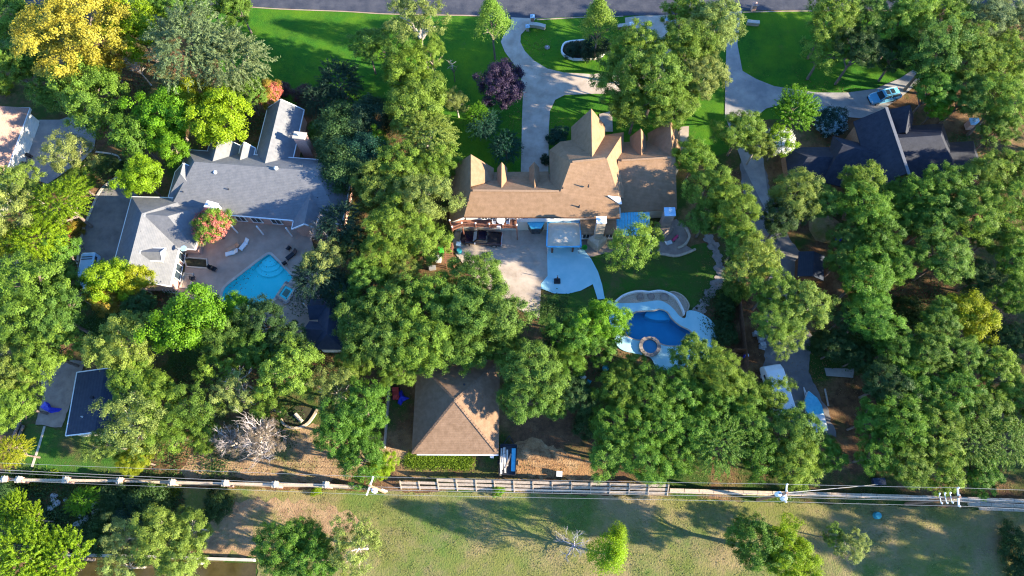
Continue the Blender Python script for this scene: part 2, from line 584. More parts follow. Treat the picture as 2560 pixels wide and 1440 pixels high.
sheet('orange_leaf_drift', [(1285, 1112), (1330, 1092), (1440, 1130), (1480, 1160), (1490, 1200), (1290, 1190)], .008, M['litter'], 3, rough=0.7)
sheet('meadow', [(455, 1216), (930, 1228), (1500, 1236), (2100, 1262), (3000, 1285), (3000, 1800), (640, 1800), (644, 1398), (500, 1385), (470, 1300)], .008, M['meadow'], rough=0.3)
sheet('bare_meadow_patch', [(520, 1310), (600, 1262), (760, 1250), (900, 1290), (905, 1320), (820, 1340), (640, 1382), (500, 1378)], .012, M['tan_dirt'], 4, rough=0.9)
sheet('creek_water', [(150, 1398), (420, 1403), (640, 1408), (640, 1800), (100, 1800)], .004, M['creek'], rough=0)

# driveways
sheet('looping_driveway', [(1278, 44), (1340, 47), (1302, 88), (1301, 106), (1312, 128), (1335, 152), (1368, 172), (1410, 182), (1480, 186), (1540, 180), (1590, 150), (1600, 110), (1565, 78), (1562, 45), (1600, 40), (1672, 39), (1668, 70), (1680, 130), (1660, 190), (1600, 228), (1550, 236), (1485, 235), (1412, 238), (1388, 250), (1375, 278), (1372, 320), (1371, 440), (1302, 440), (1305, 300), (1308, 220), (1298, 180), (1262, 130), (1252, 105), (1262, 82), (1277, 66)], .035, M['drive'])
sheet('east_driveway', [(1812, 30), (1856, 28), (1849, 60), (1843, 110), (1856, 178), (1890, 198), (1935, 216), (2040, 232), (2120, 232), (2190, 222), (2250, 196), (2290, 170), (2300, 205), (2250, 245), (2190, 285), (2150, 296), (2060, 288), (2010, 262), (1960, 260), (1915, 272), (1890, 292), (1870, 300), (1905, 380), (1930, 560), (1860, 420), (1812, 290), (1813, 200), (1816, 100)], .035, M['drive_grey'])
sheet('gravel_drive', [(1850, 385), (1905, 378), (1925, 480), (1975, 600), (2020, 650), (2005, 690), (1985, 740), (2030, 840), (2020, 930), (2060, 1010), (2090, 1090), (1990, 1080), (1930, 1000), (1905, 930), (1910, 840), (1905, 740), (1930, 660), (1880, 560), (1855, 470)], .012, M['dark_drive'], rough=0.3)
sheet('rear_driveway', [(1138, 578), (1374, 574), (1370, 690), (1353, 710), (1349, 796), (1318, 785), (1272, 760), (1190, 700), (1128, 622)], .035, M['drive'])
sheet('white_court', [(1367, 612), (1451, 612), (1462, 628), (1478, 648), (1495, 680), (1505, 712), (1512, 748), (1494, 749), (1482, 711), (1452, 727), (1420, 735), (1385, 734), (1353, 722), (1353, 709), (1369, 690)], .05, M['shade_blue_concrete'])
sheet('stone_terrace', [(1452, 605), (1475, 595), (1545, 592), (1640, 590), (1655, 560), (1690, 548), (1718, 566), (1728, 590), (1716, 615), (1735, 626), (1690, 640), (1635, 634), (1600, 620), (1560, 633), (1520, 632), (1470, 645), (1456, 628)], .03, M['patio_stone'])
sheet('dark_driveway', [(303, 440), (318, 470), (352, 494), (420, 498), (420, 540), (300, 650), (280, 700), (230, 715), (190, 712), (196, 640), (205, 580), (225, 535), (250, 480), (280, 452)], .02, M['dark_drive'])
sheet('west_driveway', [(60, 300), (150, 300), (190, 285), (247, 300), (236, 372), (210, 400), (120, 460), (55, 440), (30, 430), (100, 310)], .02, M['drive_grey'])
sheet('pad_by_shed', [(100, 925), (180, 900), (215, 905), (180, 1000), (155, 1068), (88, 1062), (105, 990)], .012, M['patio_stone'], rough=0.15)
sheet('pool_patio', [(478, 600), (520, 540), (600, 540), (755, 545), (780, 600), (800, 680), (800, 745), (790, 870), (690, 850), (600, 800), (520, 760), (440, 745), (438, 725), (462, 680)], .05, M['patio'], 0, .05, [POOL_A])
DECK_B = [(1520, 751), (1538, 758), (1588, 758), (1624, 754), (1648, 752), (1668, 760), (1684, 774), (1700, 792), (1713, 795), (1718, 778), (1740, 779), (1769, 794), (1787, 814), (1797, 839), (1794, 859), (1780, 885), (1745, 915), (1700, 935), (1671, 928), (1642, 922), (1628, 897), (1606, 888), (1561, 878), (1540, 860), (1530, 820), (1515, 780)]
sheet('pool_deck', DECK_B, .08, M['shade_blue_concrete'], 4, .08, [POOL_B])
sheet('slab_walk', [(2060, 920), (2135, 922), (2132, 945), (2065, 940)], .03, M['drive_grey'])
sheet('front_path', [(1700, 318), (1722, 316), (1720, 380), (1690, 380)], .03, M['drive'])
sheet('entry_court', [(1498, 286), (1530, 278), (1532, 330), (1500, 330)], .03, M['drive'])

# kerbs beside the dark driveway and the road
def kerb(name, pts, w=.3, h=.14, m='kerb'):
    return tag(ribbon(pxs(pts), w, 0, h).build(name, M[m]), kind='structure')

kerb('kerb', [(307, 436), (280, 452), (250, 480), (225, 535), (207, 580), (198, 625), (195, 660)], .35)
kerb('kerb', [(600, 16), (700, 23), (860, 29), (960, 35), (1100, 38), (1200, 40), (1276, 46)], .16, .06, 'patio')
kerb('kerb', [(1342, 50), (1450, 44), (1558, 41)], .16, .06, 'patio')
kerb('kerb', [(1858, 31), (2000, 28), (2300, 27)], .16, .06, 'patio')
kerb('kerb', [(240, 380), (290, 388), (302, 405)], .25, .12)
kerb('kerb', [(285, 402), (298, 412), (303, 428)], .25, .12)


def pool(name, label, outline, deep, plaster, water, coping, steps=()):
    t = thing(name, label, 'swimming pool', (outline[0].x, outline[0].y, 0))
    b = MB()
    n = len(outline)
    area = sum(outline[i].x * outline[(i + 1) % n].y - outline[(i + 1) % n].x * outline[i].y for i in range(n))
    o = len(b.v)
    vs = [(p.x, p.y, 0) for p in outline] + [(p.x, p.y, -deep) for p in outline]
    fs = [(i, (i + 1) % n, n + (i + 1) % n, n + i) if area < 0 else (i, n + i, n + (i + 1) % n, (i + 1) % n) for i in range(n)]
    b.add(vs, fs)
    b.slab(outline, -deep, -deep)
    b.build('basin', plaster, t)
    for k, (c, r) in enumerate(steps):
        MB().lathe((c.x, c.y, -deep + .02), [(r, 0), (r, deep - .45 - .28 * k), (r - .03, deep - .42 - .28 * k), (.02, deep - .42 - .28 * k)][:4], 28).build('step', M['plaster_step'], t)
    MB().slab(outline, -.10, -.10).build('water', water, t)
    ribbon(outline, .36, .0, .13, 0, True).build('coping', coping, t)
    return t


stp = at(677, 650)
pool('pool', 'bright blue diamond shaped pool in the tan patio of the grey roofed house', POOL_A, 1.35, M['plaster_a'], M['water_a'], M['kerb'])
for o in list(bpy.data.objects):
    if o.name.startswith('pool') and o.type == 'EMPTY':
        poolA = o
# curved entry steps at its north corner, cut to the corner of the basin
corner = Vector((at(673, 633).x, at(673, 633).y))
e1, e2 = [(Vector(at(*p)[:2]) - corner).normalized() for p in ((733, 692), (600, 686))]
for k, r in enumerate((2.7, 2.1, 1.5)):
    c0 = corner + (e1 + e2) * .08
    pts = [c0]
    for j in range(9):
        s = j / 8
        d = (e1 * (1 - s) + e2 * s).normalized()
        pts.append(c0 + d * (r * (1 + .18 * math.sin(math.pi * s))))
    MB().slab(pts, -.95 + .24 * k, -1.34).build('step', M['plaster_step'], poolA)
pool('pool', 'deep blue free form pool with curving white deck and round spa', POOL_B, 1.6, M['plaster_b'], M['water_b'], M['stone'])
poolB = [o for o in bpy.data.objects if o.name == 'pool.001'][0]
c = Vector(at(1655, 783)[:2])
MB().slab([c + Vector((math.cos(a) * 1.7 * 1.3, math.sin(a) * .8)) for a in [k * .31 for k in range(20)]], -.62, -1.58).build('bench_step', M['plaster_a'], poolB)

# square spa on the tan patio, raised a little
def square_spa():
    ps = [at(690, 742), at(714, 706), at(744, 722), (at(718, 762))]
    cen = sum((Vector(p) for p in ps), Vector()) / 4
    t = thing('square_spa', 'small square turquoise spa at the edge of the diamond shaped pool', 'hot tub', (cen.x, cen.y, 0))
    out = [Vector(p[:2]) for p in ps]
    inn = [Vector(cen[:2]) + (p - Vector(cen[:2])) * .68 for p in out]
    MB().slab(out, .30, .0, [inn]).build('surround', M['stone'], t)
    b = MB()
    b.slab([Vector(cen[:2]) + (p - Vector(cen[:2])) * .675 for p in out], .07, .055)
    b.build('floor', M['plaster_a'], t)
    bench = [Vector(cen[:2]) + (p - Vector(cen[:2])) * .42 for p in out]
    MB().slab([Vector(cen[:2]) + (p - Vector(cen[:2])) * .67 for p in out], .14, .075, [bench]).build('bench', M['plaster_step'], t)
    MB().slab([Vector(cen[:2]) + (p - Vector(cen[:2])) * .678 for p in out], .24, .24).build('water', M['water_a'], t)
    for i in (1, 2, 3):
        a, bb = out[i], out[(i + 1) % 4]
        for k in range(3):
            p = a + (bb - a) * ((k + .5) / 3)
            MB().box((p.x, p.y, .325), (.5, .32, .05), math.atan2((bb - a).y, (bb - a).x)).build('tile', M['flag'], t)


square_spa()


def round_spa():
    c = at(1623.5, 868)
    t = thing('round_spa', 'round raised spa with stone rim at the edge of the deep blue pool', 'hot tub', (c.x, c.y, 0))
    n = 28
    ring = lambda r: [(c.x + r * math.cos(2 * math.pi * k / n), c.y + r * math.sin(2 * math.pi * k / n)) for k in range(n)]
    MB().slab(ring(1.32), .40, -1.5, [ring(.98)]).build('wall', M['patio_stone'], t)
    for k in range(16):
        a0, a1 = 2 * math.pi * (k + .04) / 16, 2 * math.pi * (k + .96) / 16
        if 3 <= k <= 4:
            continue
        am = (a0 + a1) / 2
        pts = [(c.x + r * math.cos(a), c.y + r * math.sin(a)) for r, a in ((.96, a0), (1.42, a0), (1.44, am), (1.42, a1), (.96, a1), (.95, am))]
        MB().slab(pts, .50, .402).build('rim_stone', M['flag'], t)
    MB().slab(ring(.975), .0, -.02).build('floor', M['plaster_b'], t)
    MB().slab(ring(.976), .33, .33).build('water', M['water_b'], t)


round_spa()

# planting bed with its curved white retaining wall north of the deep blue pool
bedp = [(1538, 757), (1556, 744), (1581, 735), (1603, 733), (1621, 735), (1646, 732), (1668, 737), (1689, 751), (1702, 776), (1707, 790), (1700, 792), (1684, 774), (1668, 760), (1648, 752), (1624, 754), (1588, 758)]
sheet('gravel_bed', bedp, .10, M['gravel'], 4, .1)
w = ribbon(pxs([(1537, 758), (1556, 743), (1581, 734), (1603, 732), (1621, 734), (1646, 731), (1668, 736), (1689, 750), (1704, 776), (1708, 790)]), .22, 0, .75).build('retaining_wall', M['white_wall'])
tag(w, 'low white curved retaining wall behind the deep blue pool', 'wall')
sheet('gravel_bed', [(1668, 734), (1684, 731), (1707, 742), (1722, 764), (1716, 782), (1704, 774), (1690, 748)], .06, M['gravel'], 3, .06)
w = ribbon(pxs([(1668, 734), (1684, 731), (1707, 742), (1721, 762), (1718, 778)]), .16, 0, .3).build('bed_edging', M['stone'])
tag(w, 'thin stone edging around the small gravel bed beside the curved white wall', 'edging')
for (u, v, r), lab in zip([(1600, 744, .55), (1627, 742, .5), (1661, 744, .6)], ['leftmost rounded brown boulder in the gravel bed behind the deep blue pool', 'middle brown boulder in the gravel bed behind the deep blue pool', 'rightmost orange brown boulder in the gravel bed behind the deep blue pool']):
    c = at(u, v)
    b = MB()
    bm = bmesh.new()
    bmesh.ops.create_icosphere(bm, subdivisions=2, radius=r)
    for q in bm.verts:
        q.co *= 1 + rnd.uniform(-.14, .14)
        q.co.z *= .55
    b.add([(q.co.x + c.x, q.co.y + c.y, q.co.z + .2) for q in bm.verts], [[q.index for q in f.verts] for f in bm.faces])
    bm.free()
    tag(b.build('boulder', M['patio_stone']), lab, 'boulder', 'boulders in the gravel bed')

# flagstone path on the east side of the back lawn: every stone a part
fp = thing('flagstone_path', 'winding path of grey flagstones beside the back lawn', 'path', at(1780, 690))
fl = curve(pxs([(1768, 592), (1784, 615), (1796, 650), (1800, 690), (1790, 712), (1768, 742), (1755, 768), (1746, 780)]), 4, False)
for i, p in enumerate(fl):
    for s in ((-.4, .4) if i % 3 == 1 else (0,)):
        n = rnd.randint(5, 7)
        r = rnd.uniform(.36, .58)
        d = (fl[min(i + 1, len(fl) - 1)] - fl[max(i - 1, 0)]).normalized()
        q = p + Vector((-d.y, d.x)) * s
        MB().slab([(q.x + r * rnd.uniform(.8, 1.15) * math.cos(2 * math.pi * k / n + i), q.y + r * rnd.uniform(.8, 1.1) * math.sin(2 * math.pi * k / n + i)) for k in range(n)], .06 + .004 * (i % 3), 0).build('stone', M['flag'], fp)

# low stone edge round the terrace, white ring round the tree bed on the front lawn
w = ribbon(pxs([(1712, 572), (1722, 592), (1712, 612), (1694, 622)]), .3, 0, .35).build('terrace_edging', M['stone'])
tag(w, 'dark curved stone edging at the east side of the brown stone terrace', 'edging')
w = ribbon(pxs([(1636, 634), (1660, 637), (1690, 641), (1720, 632), (1738, 624)]), .3, 0, .3).build('terrace_edging', M['stone'])
tag(w, 'pale stone edging between the back lawn and the brown stone terrace', 'edging')
ring = [(1404, 128), (1410, 112), (1424, 107), (1450, 104), (1480, 102), (1505, 106), (1515, 116), (1512, 134), (1495, 146), (1465, 150), (1440, 151), (1420, 146), (1408, 138)]
sheet('tree_bed', ring, .03, M['dark_bed'], 4)
w = ribbon(pxs(ring), .25, 0, .4, 4, True).build('bed_ring', M['white_wall'])
tag(w, 'low white masonry ring round the dark tree bed on the front lawn', 'bed edging')

# beds beside the pink garage wall
for pts, lab in (([(462, 648), (474, 645), (518, 649), (520, 672), (468, 668)], 'dark planter bed in a white kerb at the pink garage wall'), ([(462, 684), (484, 686), (476, 722), (452, 720)], 'pale sandy planter bed in a white kerb south of the garage door')):
    c = at(*pts[0])
    t = thing('planter_bed', lab, 'planter', c)
    W_ = pxs(pts)
    cen = sum(W_, Vector()) / len(W_)
    MB().slab(W_, .12, .0).build('soil_fill', M['dark_bed'] if 'dark' in lab else M['gravel'], t)
    ribbon(W_, .2, 0, .3, 0, True).build('kerb', M['kerb'], t)
# ------------------------------------------------------------------ houses
def v2(p):
    return Vector((p[0], p[1]))


def block(h, mr, mw, A, B, zr, wl, zl, wr, zq, hipA=0.0, hipB=0.0, over=.4, trim=None, z0=0.0, walls=True, ridge=None, rname='roof'):
    """One roof body: ridge A-B at zr, left/right half widths and eave heights, hip run at either end (0 = gable)."""
    A, B = v2(A), v2(B)
    d = (B - A).normalized()
    nl = Vector((-d.y, d.x))
    P3 = lambda p, z: Vector((p.x, p.y, z))
    AL, AR = A - d * hipA + nl * wl, A - d * hipA - nl * wr
    BL, BR = B + d * hipB + nl * wl, B + d * hipB - nl * wr
    a, b = P3(A, zr), P3(B, zr)
    al, ar, bl, br = P3(AL, zl), P3(AR, zq), P3(BL, zl), P3(BR, zq)
    m = MB()
    m.plate([a, b, bl, al])
    m.plate([a, ar, br, b])
    if hipA:
        m.plate([a, al, ar])
    if hipB:
        m.plate([b, br, bl])
    r = m.build(rname, mr, h)
    if walls:
        sl, sr = (zr - zl) / wl, (zr - zq) / wr
        tl, tr = zl + sl * over - .2, zq + sr * over - .2
        ea = hipA - over if hipA else -.3
        eb = hipB - over if hipB else -.3
        wAL, wAR = A - d * ea + nl * (wl - over), A - d * ea - nl * (wr - over)
        wBL, wBR = B + d * eb + nl * (wl - over), B + d * eb - nl * (wr - over)
        w = MB()
        vs = [P3(p, z0) for p in (wAL, wAR, wBR, wBL)] + [P3(wAL, tl), P3(wAR, tr), P3(wBR, tr), P3(wBL, tl)]
        fs = [(0, 1, 5, 4), (1, 2, 6, 5), (2, 3, 7, 6), (3, 0, 4, 7)]
        if not hipA:
            vs.append(P3(A - d * ea, zr - .22))
            fs.append((4, 5, len(vs) - 1))
        if not hipB:
            vs.append(P3(B + d * eb, zr - .22))
            fs.append((6, 7, len(vs) - 1))
        w.add(vs, fs).build('wall', mw, h)
    if trim:
        t = MB()
        es = [(al, bl), (ar, br)]
        es += [(al, ar)] if hipA else [(al, a), (a, ar)]
        es += [(bl, br)] if hipB else [(bl, b), (b, br)]
        dz = Vector((0, 0, -.07))
        for p, q in es:
            t.beam(p + dz, q + dz, .13, .2)
        t.build('fascia', trim, h)
    if ridge:
        c = MB()
        c.beam(a + Vector((0, 0, .02)), b + Vector((0, 0, .02)), .32, .07)
        if hipA:
            c.beam(a + Vector((0, 0, .01)), al + Vector((0, 0, .03)), .26, .06).beam(a + Vector((0, 0, .01)), ar + Vector((0, 0, .03)), .26, .06)
        if hipB:
            c.beam(b + Vector((0, 0, .01)), bl + Vector((0, 0, .03)), .26, .06).beam(b + Vector((0, 0, .01)), br + Vector((0, 0, .03)), .26, .06)
        c.build('ridge_cap', ridge, r)
    return r


def window(h, p, width, height, ang, mullion=True):
    """A window whose outside faces along ang; p is the centre on the wall face."""
    R = Matrix.Rotation(ang, 3, 'Z')
    o = Vector(p)
    f = MB()
    hw, hh = width / 2, height / 2
    for c, s in (((.03, 0, hh), (.1, width + .16, .1)), ((.03, 0, -hh), (.14, width + .2, .1)), ((.03, hw, 0), (.1, .1, height - .1)), ((.03, -hw, 0), (.1, .1, height - .1))) + ((((.035, 0, 0), (.07, .06, height - .1)),) if mullion else ()):
        f.box(o + R @ Vector(c), s, ang)
    w = f.build('window', M['trim'], h)
    MB().box(o + R @ Vector((.02, 0, 0)), (.03, width - .1, height - .1), ang).build('pane', M['glass'], w)
    return w


def chimney(h, c, s, z0, z1, m, cap=None, rz=0, flare=None):
    b = MB()
    b.box((c[0], c[1], (z0 + z1) / 2), (s[0], s[1], z1 - z0), rz)
    if flare:
        zf, k = flare
        b.lathe((c[0], c[1], z0), [(s[0] * k * .7, 0), (s[0] * k * .7, zf - z0 - .7), (s[0] * .68, zf - z0)], 4)
    o = b.build('chimney', m, h)
    k = MB().box((c[0], c[1], z1 + .06), (s[0] + .18, s[1] + .18, .12), rz)
    k.build('chimney_cap', cap or m, o)
    p = MB().lathe((c[0], c[1], z1 + .12), [(.17, 0), (.17, .32), (.24, .36), (.24, .42)], 10)
    p.build('flue', M['galv'], o)


def vent(h, p, r=.09, hgt=.5, m=None):
    MB().lathe((p[0], p[1], p[2] - .15), [(r * 1.7, 0), (r * 1.6, .18), (r, .2), (r, hgt + .15)], 8).build('vent_pipe', m or M['dark_metal'], h)


def turbine(h, p):
    MB().lathe((p[0], p[1], p[2] - .1), [(.16, 0), (.16, .25), (.27, .33), (.31, .5), (.24, .66), (.05, .72)], 14).build('roof_vent', M['galv'], h)


# ---- tan roofed house in the centre
hB = thing('house', 'large two storey house with steep tan shingled gables in the middle', 'house', (4, 47, 0))
rt, cw = M['roof_tan'], M['cream_wall']
m = MB()       # south slopes and main ridge
S_ = [(4.3, 45.3, 7.0), (5.7, 48.6, 9.0), (10.5, 49.1, 9.0), (12.2, 44.6, 6.35), (12.3, 42.3, 5.0), (-8.8, 42.75, 5.05), (-7.75, 45.65, 7.0)]
m.plate([S_[6], S_[0], (4.2, 42.5, 5.03), S_[5]])
m.plate([S_[0], S_[1], S_[2], S_[3], S_[4], (4.2, 42.5, 5.03)])
m.plate([S_[6], (4.3, 45.3, 7.0), (2.95, 48.1, 4.95), (2.9, 50.6, 3.4), (-7.7, 50.6, 3.4)])
m.build('roof', rt, hB)
m = MB()       # west slope of the west gable, running past the south eave
m.plate([(-7.9, 51.4, 6.9), (-7.78, 45.66, 7.0), (-8.8, 42.75, 5.05), (-11.0, 42.7, 3.35), (-11.0, 51.5, 3.4)])
m.plate([(-7.9, 51.4, 6.9), (-7.78, 46.4, 6.9), (-4.9, 48.4, 4.9), (-4.9, 51.2, 3.5)])
m.build('roof', rt, hB)
MB().add([(-10.6, 51.1, 0), (-5.3, 51.0, 0), (-5.3, 51.0, 3.55), (-7.9, 51.1, 6.6), (-10.6, 51.1, 3.6)], [(0, 1, 2, 3, 4)]).build('wall', cw, hB)
MB().add([(-8.8, 42.72, 4.9), (-10.95, 42.68, 3.25), (-8.8, 43.1, 3.3)], [(0, 1, 2)]).build('soffit', M['trim'], hB)
m = MB()       # tall hipped middle
m.plate([(5.7, 48.6, 9.0), (4.3, 45.3, 7.0), (2.95, 48.1, 4.98), (3.05, 53.8, 3.9)])
m.plate([(5.7, 48.6, 9.0), (3.05, 53.8, 3.9), (4.6, 55.1, 4.0)])
m.plate([(5.7, 48.6, 9.0), (4.6, 55.1, 4.0), (13.75, 56.3, 4.4), (10.5, 49.1, 9.0)])
m.plate([(10.5, 49.1, 9.0), (13.75, 56.3, 4.4), (13.3, 50.8, 4.9)])
m.plate([(10.5, 49.1, 9.0), (13.3, 50.8, 4.9), (13.15, 45.5, 4.7), (12.2, 44.6, 6.35)])
m.build('roof', rt, hB)
block(hB, rt, cw, (8.62, 49.3), (8.85, 57.6), 8.3, 2.55, 3.9, 2.3, 4.3)
for x in (-3.65, .85):
    block(hB, rt, cw, (x, 46.2), (x, 50.35), 6.45, .72, 4.9, .72, 4.9, z0=3.2, over=.12)
    MB().box((x, 49.97, 4.9), (.62, .08, .9)).build('window', M['glass'], hB)
block(hB, rt, cw, (12.3, 50.1), (20.2, 50.55), 6.7, 5.2, 3.2, 6.1, 3.2, trim=None)
block(hB, rt, cw, (15.7, 51.4), (15.9, 55.7), 6.1, 1.25, 4.0, 1.1, 4.0, over=.15, z0=2.5)
block(hB, rt, cw, (19.75, 50.4), (20.05, 56.6), 6.5, 2.7, 3.4, 1.9, 3.6)
MB().box((-3.2, 46.6, 1.65), (14.6, 7.2, 3.3)).box((8.2, 48.6, 1.8), (9.0, 11.0, 3.5)).build('wall', cw, hB)
MB().box((1.75, 42.98, 4.0), (20.8, .16, 2.3)).build('wall', M['white_wall'], hB)
MB().beam((-7.5, 45.62, 7.06), (4.1, 45.32, 7.06), .3, .09).build('ridge_cap', M['ridge'], hB)
MB().beam((5.9, 48.62, 9.05), (10.3, 49.08, 9.05), .28, .09).build('ridge_cap', M['ridge'], hB)
MB().beam((12.8, 50.14, 6.76), (19.6, 50.5, 6.76), .28, .09).build('ridge_cap', M['ridge'], hB)
MB().beam((-8.8, 42.72, 4.93), (12.3, 42.27, 4.88), .1, .2).build('fascia', M['brown_wood'], hB)
for u, v, z in ((1322, 487, 6.2), (1407, 472, 7.1), (1471, 466, 7.6), (1448, 517, 5.9), (1171, 501, 6.3)):
    vent(hB, at(u, v, z), .07, .45)
for x in (3.9, 4.9, 5.9):
    window(hB, (x, 42.89, 4.25), .7, .62, -math.pi / 2, False)
for x in (-6.1, -4.9, -3.4, -1.6, -.5):
    window(hB, (x, 42.89, 4.35), .85, .8, -math.pi / 2)
for x in (10.2, 11.2):
    window(hB, (x, 42.89, 4.1), .7, .8, -math.pi / 2)
MB().plate([(7.1, 42.9, 3.5), (12.0, 42.8, 3.5), (12.0, 40.9, 2.75), (7.15, 41.0, 2.75)]).build('roof', rt, hB)
MB().box((9.6, 42.1, 1.35), (4.6, 1.5, 2.7)).build('wall', M['stone'], hB)
for x in (8.0, 11.2):
    window(hB, (x, 41.34, 1.5), 1.0, 1.5, -math.pi / 2)
chimney(hB, (9.55, 40.75), (1.15, .85), 0, 7.4, M['stone'], M['trim'], 0, (2.6, 1.7))
chimney(hB, (18.9, 42.6), (1.3, 1.1), 0, 5.9, M['patio_stone'], M['blue_white'], 0, (1.8, 1.7))
# white flared soffit at the south-east corner of the tall roof
MB().plate([(10.6, 44.75, 6.75), (12.3, 44.65, 6.5), (12.6, 43.9, 5.95), (12.25, 43.85, 5.98)], .12).build('cricket', M['trim'], hB)
# bay window in the carport recess
MB().slab([(-.2, 42.9), (2.2, 42.9), (1.7, 42.0), (.3, 42.0)], 2.75, 2.45).build('bay_roof', M['blue_panel'], hB)
MB().slab([(-.1, 42.9), (2.1, 42.9), (1.6, 42.1), (.4, 42.1)], 2.44, .7).build('bay_window', M['glass'], hB)

# pergola roof of blue panels south-east of it
t = thing('patio_cover', 'bright blue corrugated patio cover on the south side of the tan roofed house', 'patio cover', (14.5, 42, 0))
p0, p1, p2, p3 = at(1541, 529, 3.1), at(1624, 531, 3.1), at(1626, 592, 2.8), at(1541, 590, 2.8)
for k in range(12):
    a0, a1 = k / 12 + .004, (k + 1) / 12 - .004
    MB().plate([p0.lerp(p1, a0), p0.lerp(p1, a1), p3.lerp(p2, a1), p3.lerp(p2, a0)], .03 + .012 * (k % 2)).build('panel', M['blue_panel'], t)
for q in (p2, p3):
    MB().box((q.x, q.y + .2, 1.37), (.14, .14, 2.73)).build('post', M['brown_wood'], t)
MB().beam(p3 + Vector((0, .25, -.14)), p2 + Vector((0, .25, -.14)), .1, .16).build('beam', M['brown_wood'], t)

# square canvas canopy over the white court
q = [at(1370, 556, 2.9), at(1450, 556, 2.9), at(1452, 616, 2.9), at(1367, 616, 2.9)]
cc = sum(q, Vector()) / 4
t = thing('canopy', 'square grey beige canvas canopy over the white court, blue shade painted on its edges', 'canopy', (cc.x, cc.y, 0))
N_ = 10
b = MB()
vs = []
for j in range(N_ + 1):
    for i in range(N_ + 1):
        s_, r_ = i / N_, j / N_
        p = q[0].lerp(q[1], s_).lerp(q[3].lerp(q[2], s_), r_)
        vs.append((p.x, p.y, 2.9 + .55 * (1 - abs(2 * s_ - 1) ** 4) * (1 - abs(2 * r_ - 1) ** 6)))
b.add(vs, [(j * (N_ + 1) + i, j * (N_ + 1) + i + 1, (j + 1) * (N_ + 1) + i + 1, (j + 1) * (N_ + 1) + i) for j in range(N_) for i in range(N_)][::1])
b.f = [f[::-1] for f in b.f]
b.build('canvas', M['canopy'], t, smooth=True)
for i in range(4):
    MB().beam(q[i] + Vector((0, 0, -.06)), q[(i + 1) % 4] + Vector((0, 0, -.06)), .22, .2).build('shaded_edge', M['shade_blue_edge'], t)  # edge strips added to carry the painted blue shade of the sagging canvas
    p = q[i].lerp(cc, .06)
    MB().tube([(p.x, p.y, .05), (p.x, p.y, 2.85)], .05, 8).build('pole', M['galv'], t)

# red stained deck above the parked pickup
t = thing('balcony_deck', 'red stained wooden balcony deck with railing behind the tan roofed house', 'deck', (-4.5, 41.8, 0))
dk = [at(1126, 560, 3.7), at(1160, 547, 3.7), at(1291, 547, 3.7), at(1292, 571, 3.7), at(1156, 566, 3.7), at(1132, 576, 3.7)]
d0, d1 = dk[1], dk[2]
nb = 14
for k in range(nb):
    f0, f1 = k / nb + .006, (k + 1) / nb - .006
    MB().plate([d0.lerp(dk[4], f0), d1.lerp(dk[3], f0), d1.lerp(dk[3], f1), d0.lerp(dk[4], f1)], .05).build('plank', M['redwood'], t)
MB().plate([dk[0], dk[1], dk[4], dk[5]], .06).build('landing', M['redwood'], t)
line = [dk[0], dk[5], dk[4], dk[4].lerp(dk[3], .25), dk[4].lerp(dk[3], .5), dk[4].lerp(dk[3], .75), dk[3], dk[2]]
for i, p in enumerate(line):
    z0_ = 0.0 if i in (0, 2, 6, 7) else 3.5
    ps = MB().box((p.x, p.y, (4.7 + z0_) / 2), (.13, .13, 4.7 - z0_)).build('post', M['redwood'], t)
    MB().lathe((p.x, p.y, 4.7), [(.05, 0), (.12, .08), (.13, .16), (.08, .24), (.01, .27)], 8).build('finial', M['trim'], ps)
    if i < len(line) - 1:
        n_ = line[i + 1]
        for z in (3.85, 4.62):
            MB().beam(Vector((p.x, p.y, z)), Vector((n_.x, n_.y, z)), .09, .08).build('rail', M['redwood'], t)
        cnt = max(2, int((Vector(n_) - Vector(p)).length / .16))
        bb = MB()
        for k in range(1, cnt):
            s_ = Vector(p).lerp(n_, k / cnt)
            bb.box((s_.x, s_.y, 4.23), (.045, .045, .7))
        o = bb.build('baluster', M['redwood'], t)
        o['kind'] = 'stuff'

# ---- grey roofed house at the left
hA = thing('house', 'single storey house with blue grey roof and pointed gables beside the diamond pool', 'house', (-40, 48, 0))
rg, pb, tr = M['roof_grey'], M['pink_brick'], M['trim']
block(hA, rg, pb, (-46.9, 51.3), (-29.6, 49.5), 6.2, 3.5, 3.4, 6.3, 3.0, 3.5, 4.2, trim=tr)
block(hA, rg, pb, (-48.75, 51.4), (-48.85, 49.7), 5.7, 2.3, 3.2, 2.4, 3.2, 0, 2.5, trim=tr)
block(hA, rg, pb, (-44.6, 50.6), (-44.2, 55.8), 5.8, 2.7, 3.2, 2.1, 3.4, trim=tr)
block(hA, rg, pb, (-37.35, 49.9), (-36.35, 62.3), 5.3, 2.8, 3.0, 2.8, 3.0, trim=tr)
block(hA, rg, pb, (-41.1, 51.5), (-40.9, 55.2), 5.0, 1.1, 3.5, 1.1, 3.5, trim=tr)
block(hA, rg, pb, (-30.3, 47.5), (-30.7, 42.0), 4.9, 2.2, 3.0, 2.4, 3.0, 0, 0, trim=tr)
chimney(hA, (-32.6, 55.6), (1.7, 1.0), 0, 5.8, pb, M['kerb'], -.15)
chimney(hA, (-44.2, 45.2), (1.6, .9), 2.0, 4.6, M['white_wall'], M['white_wall'], -.3)
for u, v, z in ((490, 430, 4.9), (541, 434, 5.2), (692, 424, 5.9)):
    turbine(hA, at(u, v, z))
for u, v, z in ((573, 475, 4.5), (460, 482, 4.0), (796, 497, 4.2)):
    vent(hA, at(u, v, z), .08, .4)
MB().plate([at(757, 412, 5.5), at(752, 427, 5.5), at(738, 431, 5.1), at(726, 415, 5.6)], .12).build('cricket', rg, hA)
